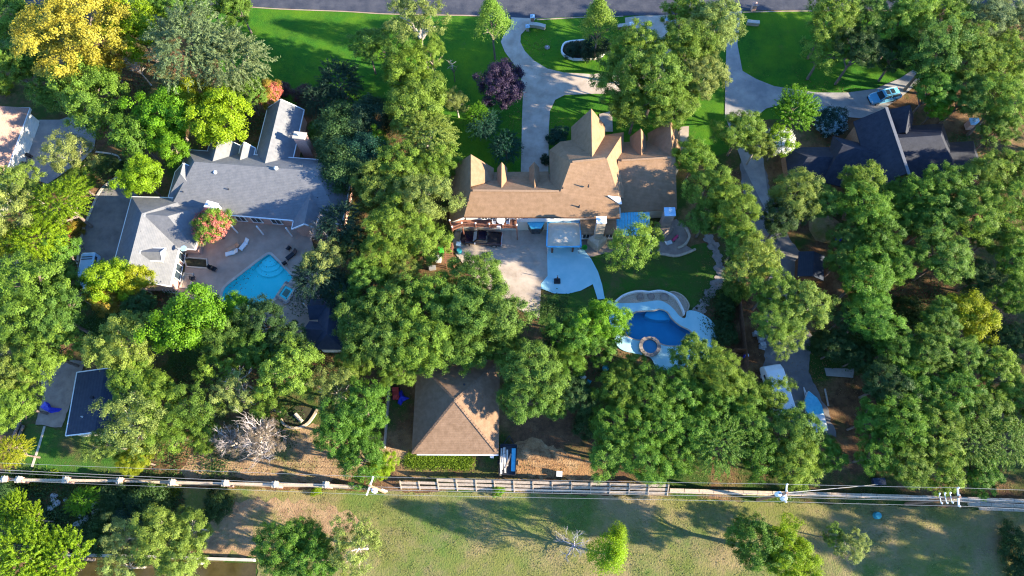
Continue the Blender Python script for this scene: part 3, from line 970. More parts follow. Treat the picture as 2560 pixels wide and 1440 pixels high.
for x in (-41.2, -38.9, -36.0):
    window(hA, (x, 44.62 - (x + 41) * .1, 1.6), 1.4, 1.5, -math.pi / 2 - .1)
for x in (-42.0, -38.2, -34.0):
    MB().box((x, 43.1 + (x + 42) * -.08, 1.42), (.16, .16, 2.85)).build('porch_post', tr, hA)
# garage with its cross hips
hG = thing('garage', 'grey hip roofed garage with a small white faced dormer and pink walls', 'garage', (-52, 40, 0))
block(hG, rg, pb, (-53.25, 43.6), (-53.6, 34.0), 5.5, 4.75, 2.8, 3.9, 2.8, 4.0, 0, trim=tr)
block(hG, rg, pb, (-52.9, 43.5), (-49.6, 43.2), 5.4, 3.3, 2.85, 3.6, 2.85, 0, 3.6, trim=tr)
block(hG, rg, M['white_wall'], (-52.6, 38.0), (-49.7, 37.9), 5.15, .95, 4.3, .95, 4.3, z0=3.2, over=.12, trim=tr)
window(hG, (-48.95, 39.4, 1.3), 2.2, 1.7, 0)
window(hG, (-49.0, 36.6, 1.3), 2.2, 1.7, 0)
vent(hG, at(353, 580, 5.0), .16, .3)
MB().lathe(at(460, 622, 3.6), [(.05, -.6), (.05, 0), (.3, .05), (.42, .12), (.42, .16)], 16).build('satellite_dish', M['blue_white'], hG)

# ---- dark roofed house at the right
hC = thing('house', 'dark charcoal shingled house half under trees at the right', 'house', tuple(at(2250, 370)))
rd, bb_ = M['roof_dark'], M['brown_brick']
R2 = lambda u, v, z: at(u, v, z)[:2]
block(hC, rd, bb_, R2(2218, 268, 7.6), R2(2272, 432, 7.6), 7.6, 1.3, 5.6, 3.4, 4.7)
block(hC, rd, bb_, R2(2245, 345, 7.0), R2(2352, 338, 7.0), 7.0, 4.2, 3.3, 6.2, 3.0, 0, 3.6)
block(hC, rd, bb_, R2(2264, 330, 6.3), R2(2276, 262, 6.3), 6.3, 2.4, 4.0, 1.5, 4.2)
block(hC, rd, bb_, R2(2225, 392, 6.0), R2(2108, 362, 6.0), 6.0, 4.6, 3.0, 2.9, 3.6, 0, .9)
block(hC, rd, bb_, R2(2160, 392, 4.4), R2(2020, 392, 4.4), 4.4, 3.4, 2.8, 2.6, 2.8, 0, 2.4)
block(hC, rd, bb_, R2(2370, 382, 4.6), R2(2436, 378, 4.6), 4.6, 2.6, 3.0, 3.4, 2.8, 0, 1.6)
block(hC, rd, bb_, R2(2240, 420, 6.4), R2(2232, 480, 6.4), 6.4, 4.6, 3.2, 4.2, 3.2, 0, 2.5)
MB().beam(at(2216, 268, 7.65), at(2273, 436, 7.65), .4, .08).build('ridge_cap', M['roof_grey'], hC)
chimney(hC, R2(2422, 318, 0), (1.2, 1.0), 0, 1.4, M['pink_brick'], M['blue_white'])
window(hC, at(2155, 312, 2.2), 1.2, 1.4, math.pi * .95)

# ---- brown pyramid roofed garage at the bottom centre
hD = thing('garage', 'square garage with a brown pyramid roof near the bottom fence', 'garage', (-9.3, 17, 0))
bd = M['roof_brown']
m = MB()
ap = (-9.15, 17.3, 6.0)
cs = [(-14.65, 11.35, 2.95), (-3.95, 11.25, 2.95), (-3.85, 23.2, 2.95), (-14.6, 23.2, 2.95)]
for i in range(4):
    m.plate([ap, cs[i], cs[(i + 1) % 4]])
r = m.build('roof', bd, hD)
c = MB()
for q in cs:
    a_, q_ = Vector(ap), Vector(q)
    L = (q_ - a_).length
    for k in range(int(L / .45)):
        c.beam(a_.lerp(q_, k * .45 / L) + Vector((0, 0, .03)), a_.lerp(q_, (k * .45 + .40) / L) + Vector((0, 0, .03)), .30, .05)
o = c.build('ridge_cap', M['roof_brown'], r)
o['kind'] = 'stuff'
MB().box((-9.25, 17.2, 1.4), (10.0, 11.0, 2.8)).build('wall', M['cream_wall'], hD)
MB().beam((-14.0, 11.27, 2.83), (-4.0, 11.18, 2.83), .12, .18).build('fascia', M['trim'], hD)
window(hD, (-11.5, 11.68, 1.5), 1.2, 1.0, -math.pi / 2)
window(hD, (-6.5, 11.68, 1.5), 1.2, 1.0, -math.pi / 2)
vent(hD, (-8.2, 19.5, 4.9), .08, .35)

# ---- flat slate shed at the bottom left
hE = thing('workshop', 'low workshop with a slate blue roof edged in white at the bottom left', 'workshop', tuple(at(230, 1000)))
A_, B_ = at(262, 921, 3.9), at(236, 1081, 3.9)
block(hE, M['roof_navy'], M['cream_wall'], A_[:2], B_[:2], 3.85, 3.4, 2.9, 4.2, 2.95, trim=M['trim'])
MB().lathe(at(232, 994, 3.75), [(.14, -.2), (.14, .25), (.22, .3), (.22, .36)], 10).build('roof_vent', M['dark_metal'], hE)
vent(hE, at(206, 1042, 3.4), .07, .3, M['galv'])

# ---- pink roofed house at the far left edge
hF = thing('house', 'rose brown hip roofed house with white wall at the far left edge', 'house', tuple(at(-40, 340)))
ne, se = at(75, 270, 3.0), at(26, 402, 3.0)
d = (v2(se) - v2(ne)).normalized()
nrm = Vector((d.y, -d.x))
nrm = -nrm if nrm.x > 0 else nrm
rA = v2(ne) + nrm * 5.2 + d * 1.6
rB = v2(se) + nrm * 5.2 + d * 6
block(hF, M['roof_pink'], M['white_wall'], rA, rB, 5.8, 5.2, 3.0, 5.2, 3.0, 1.6, 4, trim=M['trim'])
fw = lambda s, z, o=.0: Vector((*(v2(ne) + d * s - nrm * (-.4 + o)), z))
ang = math.atan2(-nrm.y, -nrm.x)
for s in (2.2, 5.6):
    f = MB().box(fw(s, 1.15, .06), (.08, 2.6, 2.2), ang).build('garage_door', M['white_wall'], hF)
    for k in range(4):
        MB().box(fw(s, .35 + .54 * k, .12), (.04, 2.5, .48), ang).build('panel', M['trim'], f)
MB().box(fw(4.0, 2.55, .15), (.3, 8.2, .12), ang).build('ledge', M['trim'], hF)

# ---- navy pavilion by the diamond pool, navy garden shed in the right wood
hP = thing('pool_pavilion', 'navy roofed pool pavilion in deep shade beside the square spa', 'pavilion', tuple(at(800, 800)))
block(hP, M['roof_navy'], M['cream_wall'], R2(826, 760, 4.6), R2(817, 835, 4.6), 4.6, 2.0, 3.0, 1.9, 3.0, 1.4, 1.6)
block(hP, M['roof_navy'], M['cream_wall'], R2(822, 762, 4.2), R2(768, 764, 4.2), 4.2, 1.5, 2.9, 1.4, 2.9, walls=False)
block(hP, M['roof_navy'], M['cream_wall'], R2(818, 826, 4.2), R2(760, 822, 4.2), 4.2, 1.4, 2.9, 1.5, 2.9, walls=False)
for u, v in ((774, 775), (764, 832)):
    p = at(u, v, 0)
    MB().box((p.x, p.y, 1.4), (.16, .16, 2.8)).build('post', M['trim'], hP)
hS = thing('garden_shed', 'dark navy roofed garden shed beside the shaded gravel drive', 'shed', tuple(at(2035, 660)))
block(hS, M['roof_navy'], M['brown_wood'], R2(2035, 628, 3.3), R2(2032, 690, 3.3), 3.3, 1.7, 2.5, 1.7, 2.5)
# ------------------------------------------------------------------ vehicles (local axes: +x is the front)
def loft(stations):
    """Skin over cross sections; each is (x, [(y, z), ...]) with equal counts, closed at both ends."""
    b = MB()
    n = len(stations[0][1])
    vs = [(x, y, z) for x, sec in stations for y, z in sec]
    fs = []
    for i in range(len(stations) - 1):
        for k in range(n):
            k2 = (k + 1) % n
            fs.append((i * n + k, i * n + k2, (i + 1) * n + k2, (i + 1) * n + k))
    fs.append(tuple(range(n - 1, -1, -1)))
    fs.append(tuple((len(stations) - 1) * n + k for k in range(n)))
    return b.add(vs, fs)


def sec(w, z0, z1, shoulder=.08, tuck=.06):
    return [(-w + tuck, z0), (w - tuck, z0), (w, z0 + .18), (w, z1 - shoulder), (w - shoulder * 1.6, z1), (-w + shoulder * 1.6, z1), (-w, z1 - shoulder), (-w, z0 + .18)]


def wheel(t, x, y, r, w=.24):
    wh = MB()
    n = 16
    ring = lambda rr, yy: [(x + rr * math.cos(6.2832 * k / n), yy, r + rr * math.sin(6.2832 * k / n)) for k in range(n)]
    vs = ring(r * .93, y - w / 2) + ring(r, y - w * .3) + ring(r, y + w * .3) + ring(r * .93, y + w / 2)
    fs = [(i * n + k, i * n + (k + 1) % n, (i + 1) * n + (k + 1) % n, (i + 1) * n + k) for i in range(3) for k in range(n)] + [tuple(range(n - 1, -1, -1)), tuple(3 * n + k for k in range(n))]
    o = wh.add(vs, fs).build('wheel', M['tyre'], t, local=True)
    s = 1 if y > 0 else -1
    MB().add([(x + r * .6 * math.cos(6.2832 * k / n), y + s * (w / 2 + .012), r + r * .6 * math.sin(6.2832 * k / n)) for k in range(n)] + [(x, y + s * (w / 2 + .03), r)], [(k, (k + 1) % n, n) if s > 0 else ((k + 1) % n, k, n) for k in range(n)]).build('rim', M['rim'], o, local=True)


def lights(t, xf, xr, y, zf, zr):
    for s in (-1, 1):
        MB().box((xf, s * y, zf), (.12, .34, .16)).build('headlight', M['lamp_clear'], t, local=True)
        MB().box((xr, s * y, zr), (.10, .26, .22)).build('tail_light', M['lamp_red'], t, local=True)


def suv(name, label, cat, p, rz, paint):
    t = thing(name, label, cat, (p.x, p.y, p.z), rz)
    loft([(-2.38, sec(.74, .50, .86)), (-2.25, sec(.86, .34, .98)), (-1.6, sec(.93, .30, 1.02)), (0, sec(.94, .28, 1.00)), (1.0, sec(.93, .28, .99)), (1.6, sec(.92, .28, .93)), (2.0, sec(.87, .30, .86)), (2.25, sec(.76, .34, .76)), (2.38, sec(.58, .42, .64)), (2.44, sec(.42, .46, .58))]).build('body', paint, t, local=True, smooth=False)
    loft([(-2.1, sec(.68, .94, 1.02, .03, .0)), (-1.75, sec(.71, .94, 1.45, .10, -.05)), (-.9, sec(.72, .94, 1.60, .12, -.06)), (.35, sec(.72, .94, 1.57, .12, -.06)), (1.15, sec(.68, .94, 1.0, .03, 0))]).build('window', M['glass'], t, local=True)
    loft([(-1.78, sec(.60, 1.45, 1.50, .02, 0)), (-.9, sec(.64, 1.58, 1.645, .03, 0)), (.30, sec(.64, 1.56, 1.62, .03, 0)), (.55, sec(.60, 1.42, 1.49, .02, 0))]).build('roof_panel', paint, t, local=True)
    MB().box((-.1, 0, 1.64), (.55, .8, .03)).build('sunroof', M['glass'], t, local=True)
    MB().box((-.85, 0, 1.655), (.55, .8, .03)).build('sunroof', M['glass'], t, local=True)
    for s in (-1, 1):
        MB().beam((-1.7, s * .60, 1.60), (.1, s * .60, 1.68), .05, .05).build('roof_rail', M['galv'], t, local=True)
        MB().beam((.3, s * .64, 1.54), (1.2, s * .74, 1.0), .07, .05).build('pillar', paint, t, local=True)
        MB().beam((-.5, s * .70, 1.5), (-.5, s * .78, .98), .08, .05).build('pillar', paint, t, local=True)
        MB().box((.75, s * 1.02, 1.06), (.16, .2, .14)).build('mirror', paint, t, local=True)
        for x in (-1.42, 1.45):
            wheel(t, x, s * .82, .35)
    lights(t, 2.27, -2.33, .58, .70, .86)
    MB().box((2.38, 0, .45), (.14, 1.3, .2)).build('bumper', M['dark_metal'], t, local=True)
    return t


p = (at(2173, 250, .6) + at(2249, 233, .6)) / 2
p.z = .035
dv = at(2173, 250, .6) - at(2249, 233, .6)
suv('parked_car', 'white car with sunroof and painted sky tint on the curved driveway beside the dark roof', 'car', p, math.atan2(dv.y, dv.x), M['sky_tinted_paint'])

# black pickup
p = (at(1152, 592, .9) + at(1252, 598, .9)) / 2
dv = at(1152, 592, .9) - at(1252, 598, .9)
p.z = .035
t = thing('pickup_truck', 'black crew cab pickup truck parked below the red wooden deck', 'pickup truck', p, math.atan2(dv.y, dv.x))
pt = M['navy_paint']
loft([(.55, sec(.97, .50, 1.12)), (1.2, sec(.98, .48, 1.14)), (2.1, sec(.97, .46, 1.12)), (2.7, sec(.90, .46, 1.02)), (2.88, sec(.76, .50, .90))]).build('hood', pt, t, local=True)
loft([(-.95, sec(.98, .48, 1.16)), (.56, sec(.98, .48, 1.15))]).build('cab', pt, t, local=True)
loft([(-1.02, sec(.80, 1.12, 1.3, .05, -.02)), (-.82, sec(.80, 1.12, 1.86, .12, -.08)), (.25, sec(.80, 1.12, 1.88, .12, -.08)), (1.05, sec(.82, 1.10, 1.16, .03, 0))]).build('window', M['glass'], t, local=True)
loft([(-.85, sec(.68, 1.84, 1.90, .03, 0)), (.22, sec(.68, 1.86, 1.925, .03, 0)), (.42, sec(.64, 1.76, 1.80, .03, 0))]).build('roof_panel', pt, t, local=True)
MB().add([(.50, -.62, 1.76), (.50, .62, 1.76), (1.02, .76, 1.2), (1.02, -.76, 1.2)], [(3, 2, 1, 0)]).build('windshield', M['blue_white'], t, local=True)
bed = MB()
for s in (-1, 1):
    bed.box((-1.9, s * .93, .84), (1.86, .12, .70))
bed.box((-2.86, 0, .84), (.1, 1.98, .70)).box((-1.9, 0, .62), (1.84, 1.74, .08))
bed.build('bed', pt, t, local=True)
MB().box((-1.9, 0, 1.0), (1.78, 1.70, .05)).build('bed_cover', M['black_plastic'], t, local=True)
MB().box((-2.95, 0, .55), (.14, 1.8, .2)).build('bumper', M['galv'], t, local=True)
MB().box((2.9, 0, .55), (.14, 1.7, .22)).build('bumper', M['galv'], t, local=True)
for s in (-1, 1):
    MB().box((.72, s * 1.1, 1.22), (.16, .26, .2)).build('mirror', M['galv'], t, local=True)
    for x in (-1.95, 1.85):
        wheel(t, x, s * .86, .40, .28)
lights(t, 2.80, -2.92, .72, .86, .95)

# pale blue van at the end of the dark driveway
p = (at(222, 633, 1.8) + at(207, 710, 1.8)) / 2
dv = at(207, 710, 1.8) - at(222, 633, 1.8)
p.z = .02
t = thing('parked_van', 'pale blue and white van half hidden by a yellow green tree on the dark driveway', 'van', p, math.atan2(dv.y, dv.x))
loft([(-2.4, sec(.90, .45, 1.85)), (-2.2, sec(.97, .35, 1.95)), (.9, sec(.97, .35, 1.95)), (1.35, sec(.95, .35, 1.55)), (1.7, sec(.93, .35, 1.12)), (2.4, sec(.86, .38, .95)), (2.6, sec(.72, .45, .80))]).build('body', M['blue_white'], t, local=True)
MB().add([(.98, -.80, 1.88), (.98, .80, 1.88), (1.66, .84, 1.16), (1.66, -.84, 1.16)], [(0, 3, 2, 1)]).build('windshield', M['glass'], t, local=True)
for s in (-1, 1):
    MB().box((-.6, s * .975, 1.5), (2.6, .03, .5)).build('window', M['glass'], t, local=True)
    for x in (-1.5, 1.6):
        wheel(t, x, s * .84, .36)
for x in (-1.7, -1.35):
    MB().box((x, 0, 2.0), (.10, 1.5, .06)).build('roof_bar', M['dark_metal'], t, local=True)
lights(t, 2.42, -2.40, .66, .78, 1.0)

# trailer loaded with lumber by the brown pyramid roof
p = (at(1272, 1112, .8) + at(1268, 1186, .8)) / 2
dv = at(1272, 1112, .8) - at(1268, 1186, .8)
p.z = 0
t = thing('utility_trailer', 'dark utility trailer loaded with pale planks and a blue panel beside the pyramid roof', 'trailer', p, math.atan2(dv.y, dv.x))
MB().box((0, 0, .62), (3.7, 2.05, .12)).build('bed', M['dark_metal'], t, local=True)
for s in (-1, 1):
    MB().box((0, s * 1.03, .86), (3.7, .06, .36)).build('side_board', M['dark_metal'], t, local=True)
    wheel(t, -.3, s * 1.2, .34, .2)
MB().box((1.85, 0, .86), (.06, 2.0, .36)).box((-1.86, 0, .80), (.06, 2.0, .24)).build('end_board', M['dark_metal'], t, local=True)
MB().beam((1.9, .7, .6), (3.0, 0, .55), .09, .09).beam((1.9, -.7, .6), (3.0, 0, .55), .09, .09).build('hitch', M['dark_metal'], t, local=True)
for k, (x, y, L, a, z, mm) in enumerate([(-.3, -.85, 3.3, .02, .76, 'pale_wood'), (.1, -.62, 2.7, -.03, .80, 'pale_wood'), (.4, -.38, 2.2, .04, .76, 'grey_wood'), (-.5, -.35, 2.3, .10, .83, 'pale_wood'), (-.2, .05, 1.9, -.32, .86, 'grey_wood'), (.2, -.1, 2.0, .06, .77, 'pale_wood'), (-1.1, -.8, 1.3, .12, .86, 'trim')]):
    MB().box((x, -y, z), (L, .2, .05), a).build('plank', M[mm], t, local=True)
MB().box((.0, -.68, .80), (2.8, .5, .06), .02).build('panel', M['blue_panel'], t, local=True)

# motorhome and covered boat under the trees
p = at(1950, 968, 2.6)
t = thing('motorhome', 'white motorhome parked under trees beside the end of the gravel drive', 'motorhome', (p.x, p.y, 0), math.radians(100))
loft([(-3.2, sec(1.1, .5, 2.7)), (2.2, sec(1.15, .5, 2.8)), (2.9, sec(1.1, .5, 2.4)), (3.2, sec(1.0, .5, 1.3))]).build('body', M['white_paint'], t, local=True)
MB().box((.4, 0, 2.9), (1.0, .8, .24)).build('roof_unit', M['trim'], t, local=True)
MB().box((-1.3, .2, 2.82), (.6, .6, .12)).build('roof_hatch', M['blue_white'], t, local=True)
for s in (-1, 1):
    MB().box((.2, s * 1.14, 1.8), (3.6, .04, .6)).build('window', M['glass'], t, local=True)
    for x in (-2.0, 2.1):
        wheel(t, x, s * 1.0, .4)
bow, stern = at(2021, 984, 1.2), at(2050, 1076, 1.2)
p = (bow + stern) / 2
dv = bow - stern
t = thing('covered_boat', 'white boat with a bright blue bow cover at the gravel drive end', 'boat', (p.x, p.y, 0), math.atan2(dv.y, dv.x))
bs = lambda w, z0, z1: [(-w * .45, z0), (w * .45, z0), (w, z1 - .3), (w, z1), (w * .8, z1 + .06), (-w * .8, z1 + .06), (-w, z1), (-w, z1 - .3)]
loft([(-2.5, bs(1.0, .5, 1.25)), (-.5, bs(1.1, .45, 1.28)), (1.1, bs(.95, .5, 1.34)), (2.0, bs(.55, .65, 1.42)), (2.6, bs(.06, 1.0, 1.5))]).build('hull', M['white_paint'], t, local=True)
loft([(-.4, bs(1.06, 1.2, 1.40)), (.6, bs(1.02, 1.2, 1.62)), (1.6, bs(.78, 1.2, 1.55)), (2.55, bs(.08, 1.25, 1.50))]).build('cover', M['blue_panel'], t, local=True)
MB().box((-2.7, 0, 1.0), (.4, .4, .9)).build('outboard_motor', M['dark_metal'], t, local=True)
MB().beam((-2.0, .6, .35), (3.4, 0, .4), .1, .1).beam((-2.0, -.6, .35), (3.4, 0, .4), .1, .1).build('trailer_frame', M['galv'], t, local=True)
for s in (-1, 1):
    wheel(t, -.9, s * 1.0, .3, .2)

# ------------------------------------------------------------------ walls, fences, poles, cables along the bottom
t = thing('boundary_wall', 'long pale masonry wall with square white capped pillars at the lower left', 'wall', at(450, 1207))
cols = [(-110, 1190), (12, 1195), (48, 1196), (165, 1197), (300, 1199), (430, 1203), (563, 1205), (688, 1208), (815, 1209), (935, 1216)]
cp = [at(u, v + 3, 2.0) for u, v in cols]
for i, p in enumerate(cp[:-1]):
    a, b = p.lerp(cp[i + 1], .02), p.lerp(cp[i + 1], .98)
    dz = Vector((0, 0, -1.15 - p.z + 2.0))
    MB().beam(a + dz, b + dz, .26, 1.7).build('panel', M['stone'], t)
    dz = Vector((0, 0, -.26))
    MB().beam(a + dz, b + dz, .30, .08).build('coping', M['stone'], t)
for p in cp[1:-1]:
    c = MB().box((p.x, p.y, 1.05), (.62, .62, 2.1), .02).build('pillar', M['pink_brick'], t)
    k = MB().box((p.x, p.y, 2.16), (.76, .76, .12), .02).build('cap', M['kerb'], t)
    MB().lathe((p.x, p.y, 2.22), [(.46, 0), (.1, .2)], 4).build('cap_top', M['kerb'], t)

t = thing('rail_fence', 'weathered wooden rail fence leaning away from the meadow', 'fence', at(1330, 1228))
b0, b1 = at(1003, 1221), at(1668, 1237)
nb = 14
up = Vector((0, 1.1, 1.75))
for i in range(nb + 1):
    p = b0.lerp(b1, i / nb)
    h = .75 if i < 2 else 1.0
    MB().beam(p - up * .02 + Vector((0, -.07, 0)), p + up * h * 1.04 + Vector((rnd.uniform(-.08, .02), -.07, 0)), .13, .12).build('post', M['grey_wood'], t)
    if i < nb:
        q = b0.lerp(b1, (i + 1) / nb)
        for k in range(3 if h == 1 else 2):
            s = (.14 + .36 * k) if h == 1 else .16 + .4 * k
            j = rnd.uniform(-.025, .025)
            a_, c_ = p + up * (s + j) + Vector((.03, 0, 0)), q + up * (s + rnd.uniform(-.03, .03)) - Vector((.03, 0, 0))
            R_ = MB()
            n_ = up.normalized() * .25
            o_ = Vector((0, -.02, .012))
            R_.add([a_ - n_ - o_, c_ - n_ - o_, c_ + n_ - o_, a_ + n_ - o_, a_ - n_ + o_, c_ - n_ + o_, c_ + n_ + o_, a_ + n_ + o_], [(3, 2, 1, 0), (4, 5, 6, 7), (0, 1, 5, 4), (1, 2, 6, 5), (2, 3, 7, 6), (3, 0, 4, 7)])
            R_.build('rail', M['grey_wood'], t)

t = thing('stone_wall', 'low wall of pale cut stone blocks running to the lower right edge', 'wall', at(2100, 1240))
w0, w1, w2 = at(1672, 1229), at(2110, 1240), at(2640, 1258)
def blocks(a, b, z0, h, dy, L=1.25):
    n = int((b - a).length / L)
    for k in range(n):
        p, q = a.lerp(b, (k + .015) / n), a.lerp(b, (k + .985) / n)
        o = Vector((0, dy + rnd.uniform(-.02, .02), z0 + h / 2 + rnd.uniform(-.015, .015)))
        MB().beam(p + o, q + o, .36, h).build('block', M['stone'], t)
blocks(w0, w1, 0, .5, 0)
blocks(w1, w2, 0, .5, 0)
blocks(w0, w1, .505, .3, .12, 1.7)
blocks(w1, w2, .505, .3, .12, 1.7)
a_ = w1.lerp(w2, .58)
blocks(a_, w2, 0, .36, -.5)
blocks(a_ + Vector((1.2, 0, 0)), w2, 0, .2, -.98)

POLES = [(962, 1230, 8.3, (932, 1190), (915, 1236)), (1893, 1250, 10.2, (1970, 1207), (1967, 1253)), (2265, 1260, 10.9, (2396, 1217), (2399, 1265))]
plab = ['utility pole with a white transformer at the left end of the rail fence', 'middle utility pole with round transformers beside the low stone wall', 'utility pole with white insulators near the right edge']
arm = []
for (u, v, h, e0, e1), lab in zip(POLES, plab):
    p = at(u, v)
    t = thing('utility_pole', lab, 'utility pole', p, 0, 'utility poles along the fence')
    MB().tube([p + Vector((0, 0, -.05)), p + Vector((0, 0, h + .35))], [.20, .13], 10).build('pole', M['pole'], t)
    a0, a1 = at(*e0, h), at(*e1, h)
    a0, a1 = [Vector((q.x - p.x, q.y - p.y, 0)) for q in (a0, a1)]
    mid = (a0 + a1) / 2
    a0, a1 = a0 - mid, a1 - mid
    MB().beam(p + a0 + Vector((0, 0, h)), p + a1 + Vector((0, 0, h)), .14, .16).build('crossarm', M['galv'], t)
    ends = []
    for q in (a0 * .95, a1 * .95, a0 * .2):
        c = p + q + Vector((0, 0, h + .08))
        MB().lathe(c, [(.05, 0), (.10, .06), (.06, .1), (.10, .16), (.06, .22), (.03, .27)], 8).build('insulator', M['trim'], t)
        ends.append(c + Vector((0, 0, .25)))
    arm.append((p, h, ends))
    if u != 2265:
        for (dx, dy) in (((.25, -.42),) if u == 962 else ((-.42, .0), (.1, -.42))):
            MB().lathe(p + Vector((dx, dy, h - 1.75)), [(.24, 0), (.29, .06), (.29, .9), (.25, .98), (.08, 1.02)], 14).build('transformer', M['trim'], t)
            MB().lathe(p + Vector((dx * 1.1, dy * 1.1, h - .74)), [(.05, 0), (.07, .08), (.04, .14), (.06, .24)], 8).build('bushing', M['brown_wood'], t)
    else:
        for s in range(3):
            c = p + Vector((-.25 - .3 * s, 0, h - .9 - .5 * s))
            MB().beam(c + Vector((0, -.5, 0)), c + Vector((0, .5, 0)), .07, .07).build('bracket', M['galv'], t)
            for y in (-.5, .5):
                MB().lathe(c + Vector((0, y, .04)), [(.06, 0), (.11, .1), (.06, .2)], 8).build('insulator', M['trim'], t)
    if u == 962:
        MB().box(p + Vector((.28, .05, 1.6)), (.12, .16, 3.0)).build('conduit', M['trim'], t)


def cable(label, pts, r=.013, sag=.35, m='wire'):
    b = MB()
    line = []
    for i in range(len(pts) - 1):
        a, c = Vector(pts[i]), Vector(pts[i + 1])
        for k in range(12):
            s = k / 12
            line.append(a.lerp(c, s) - Vector((0, 0, sag * 4 * s * (1 - s))))
    line.append(Vector(pts[-1]))
    b.tube(line, r, 5, False)
    return tag(b.build('overhead_cable', M[m]), label, 'cable', 'overhead cables')


W0 = [at(-260, 1147, 9.0), at(-260, 1190, 9.0)]
E9 = [at(2900, 1235, 11), at(2900, 1287, 11)]
cable('northern conductor on the pole crossarms along the fence', [W0[0], arm[0][2][0], arm[1][2][0], arm[2][2][0], E9[0]])
cable('southern conductor on the pole crossarms over the meadow', [W0[1], arm[0][2][1], arm[1][2][1], arm[2][2][1], E9[1]])
ctr = [at(-260, 1162, 6.4)] + [a[0] + Vector((0, .12, a[1] - 2.6)) for a in arm] + [at(2900, 1266, 8.3)]
cable('upper communication cable over the pillared wall', ctr, .022, .5)
cable('lower communication cable over the pillared wall', [q + Vector((0, -.25, -.8)) for q in ctr], .02, .5)
b = arm[1]
cable('twisted service cable dropping from the middle pole to the east wood', [b[0] + Vector((0, .1, b[1] - 1.0)), at(2195, 1211, 4.5)], .03, .5)

w = ribbon(pxs([(165, 1386), (420, 1393), (640, 1400)]), .34, -.02, .75, 0).build('creek_wall', M['kerb'])
tag(w, 'pale concrete creek wall near the bottom left', 'wall')
w = ribbon(pxs([(112, 1066), (98, 1115), (80, 1168)]), .3, 0, .06, 0).build('concrete_strip', M['kerb'])
tag(w, 'narrow pale concrete strip across the grass beside the workshop', 'path')
w = ribbon(pxs([(703, 1048), (712, 1062), (735, 1071), (765, 1063), (782, 1045), (795, 1023)]), .3, 0, .3).build('stone_edging', M['stone'])
tag(w, 'curved stone edging around a bare tree bed in the west grove', 'edging')
sheet('tree_bed', [(706, 1046), (715, 1058), (737, 1066), (762, 1058), (778, 1040), (790, 1022), (740, 1015)], .02, M['dark_bed'])
p = at(748, 1046)
tag(MB().tube([p + Vector((-.5, .5, .25)), p + Vector((.5, -.45, .25))], [.26, .24], 10).build('log', M['pale_bark']), 'short pale log lying in the edged tree bed', 'log')
for k, (du, dv_) in enumerate([(0, 0), (9, 3), (4, -4)]):
    p = at(46 + du, 1080 + dv_)
    tag(MB().tube([p + Vector((-.3, -1.0, .22 + .3 * (k == 2))), p + Vector((.1, 1.0, .22 + .3 * (k == 2)))], .2, 9).build('log', M['bark']), ['left log of the small pile near the left edge', 'right log of the small pile near the left edge', 'top log of the small pile near the left edge'][k], 'log', 'logs of a small pile')
p0, p1 = at(2062, 972, .3), at(2071, 1015, .3)
tag(MB().tube([p0, p1], .12, 8).build('log', M['pale_bark']), 'grey log lying beside the blue covered boat', 'log')

# brown board fence east of the deep blue pool
t = thing('board_fence', 'reddish brown wooden board fence east of the white pool deck', 'fence', at(1850, 850))
f0, f1 = at(1844, 765), at(1862, 925)
n_ = 30
for k in range(n_):
    p = f0.lerp(f1, (k + .5) / n_)
    MB().box((p.x, p.y, .95 + rnd.uniform(-.02, .02)), (.03, (f1 - f0).length / n_ - .012, 1.9), math.atan2((f1 - f0).y, (f1 - f0).x) - math.pi / 2).build('board', M['brown_wood'], t)
for z in (.4, 1.5):
    MB().beam(f0 + Vector((.06, 0, z)), f1 + Vector((.06, 0, z)), .05, .1).build('rail', M['brown_wood'], t)
g0, g1 = at(1828, 880), at(1858, 882)
for k in range(6):
    p = g0.lerp(g1, (k + .5) / 6)
    MB().box((p.x, p.y, .9), (.26, .03, 1.8)).build('board', M['brown_wood'], t)
for k, (u, v, lab) in enumerate([(1888, 838, 'upper grey stone stack beside the brown board fence'), (1900, 850, 'middle grey stone stack beside the brown board fence'), (1903, 868, 'lower grey stone stack beside the brown board fence')]):
    p = at(u, v)
    t = thing('stone_stack', lab, 'stone stack', p, 0, 'stone stacks beside the fence')
    for j in range(5):
        MB().box(p + Vector((rnd.uniform(-.1, .1), rnd.uniform(-.3, .3), .1 + .19 * j)), (.7, .5, .17), rnd.uniform(-.3, .3)).build('stone', M['rock'], t)

# ------------------------------------------------------------------ patio and garden things
def lounger(label, u, v, a, frame, cushion, tail=False):
    p = at(u, v)
    p.z = .05
    t = thing('sun_lounger', label, 'sun lounger', p, a, 'sun loungers')
    MB().box((-.25, 0, .30), (1.3, .62, .06)).build('frame', M[frame], t, local=True)
    MB().box((-.25, 0, .37), (1.28, .58, .09)).build('cushion', M[cushion], t, local=True)
    c = MB()
    c.add([(.40, -.3, .32), (.40, .3, .32), (1.0, .3, .72), (1.0, -.3, .72), (.40, -.3, .42), (.40, .3, .42), (.94, .3, .82), (.94, -.3, .82)], [(3, 2, 1, 0), (4, 5, 6, 7), (0, 1, 5, 4), (1, 2, 6, 5), (2, 3, 7, 6), (3, 0, 4, 7)])
    c.build('backrest', M[cushion], t, local=True)
    for x in (-.8, .35):
        for y in (-.27, .27):
            MB().box((x, y, .135), (.06, .06, .27)).build('leg', M[frame], t, local=True)
    return t


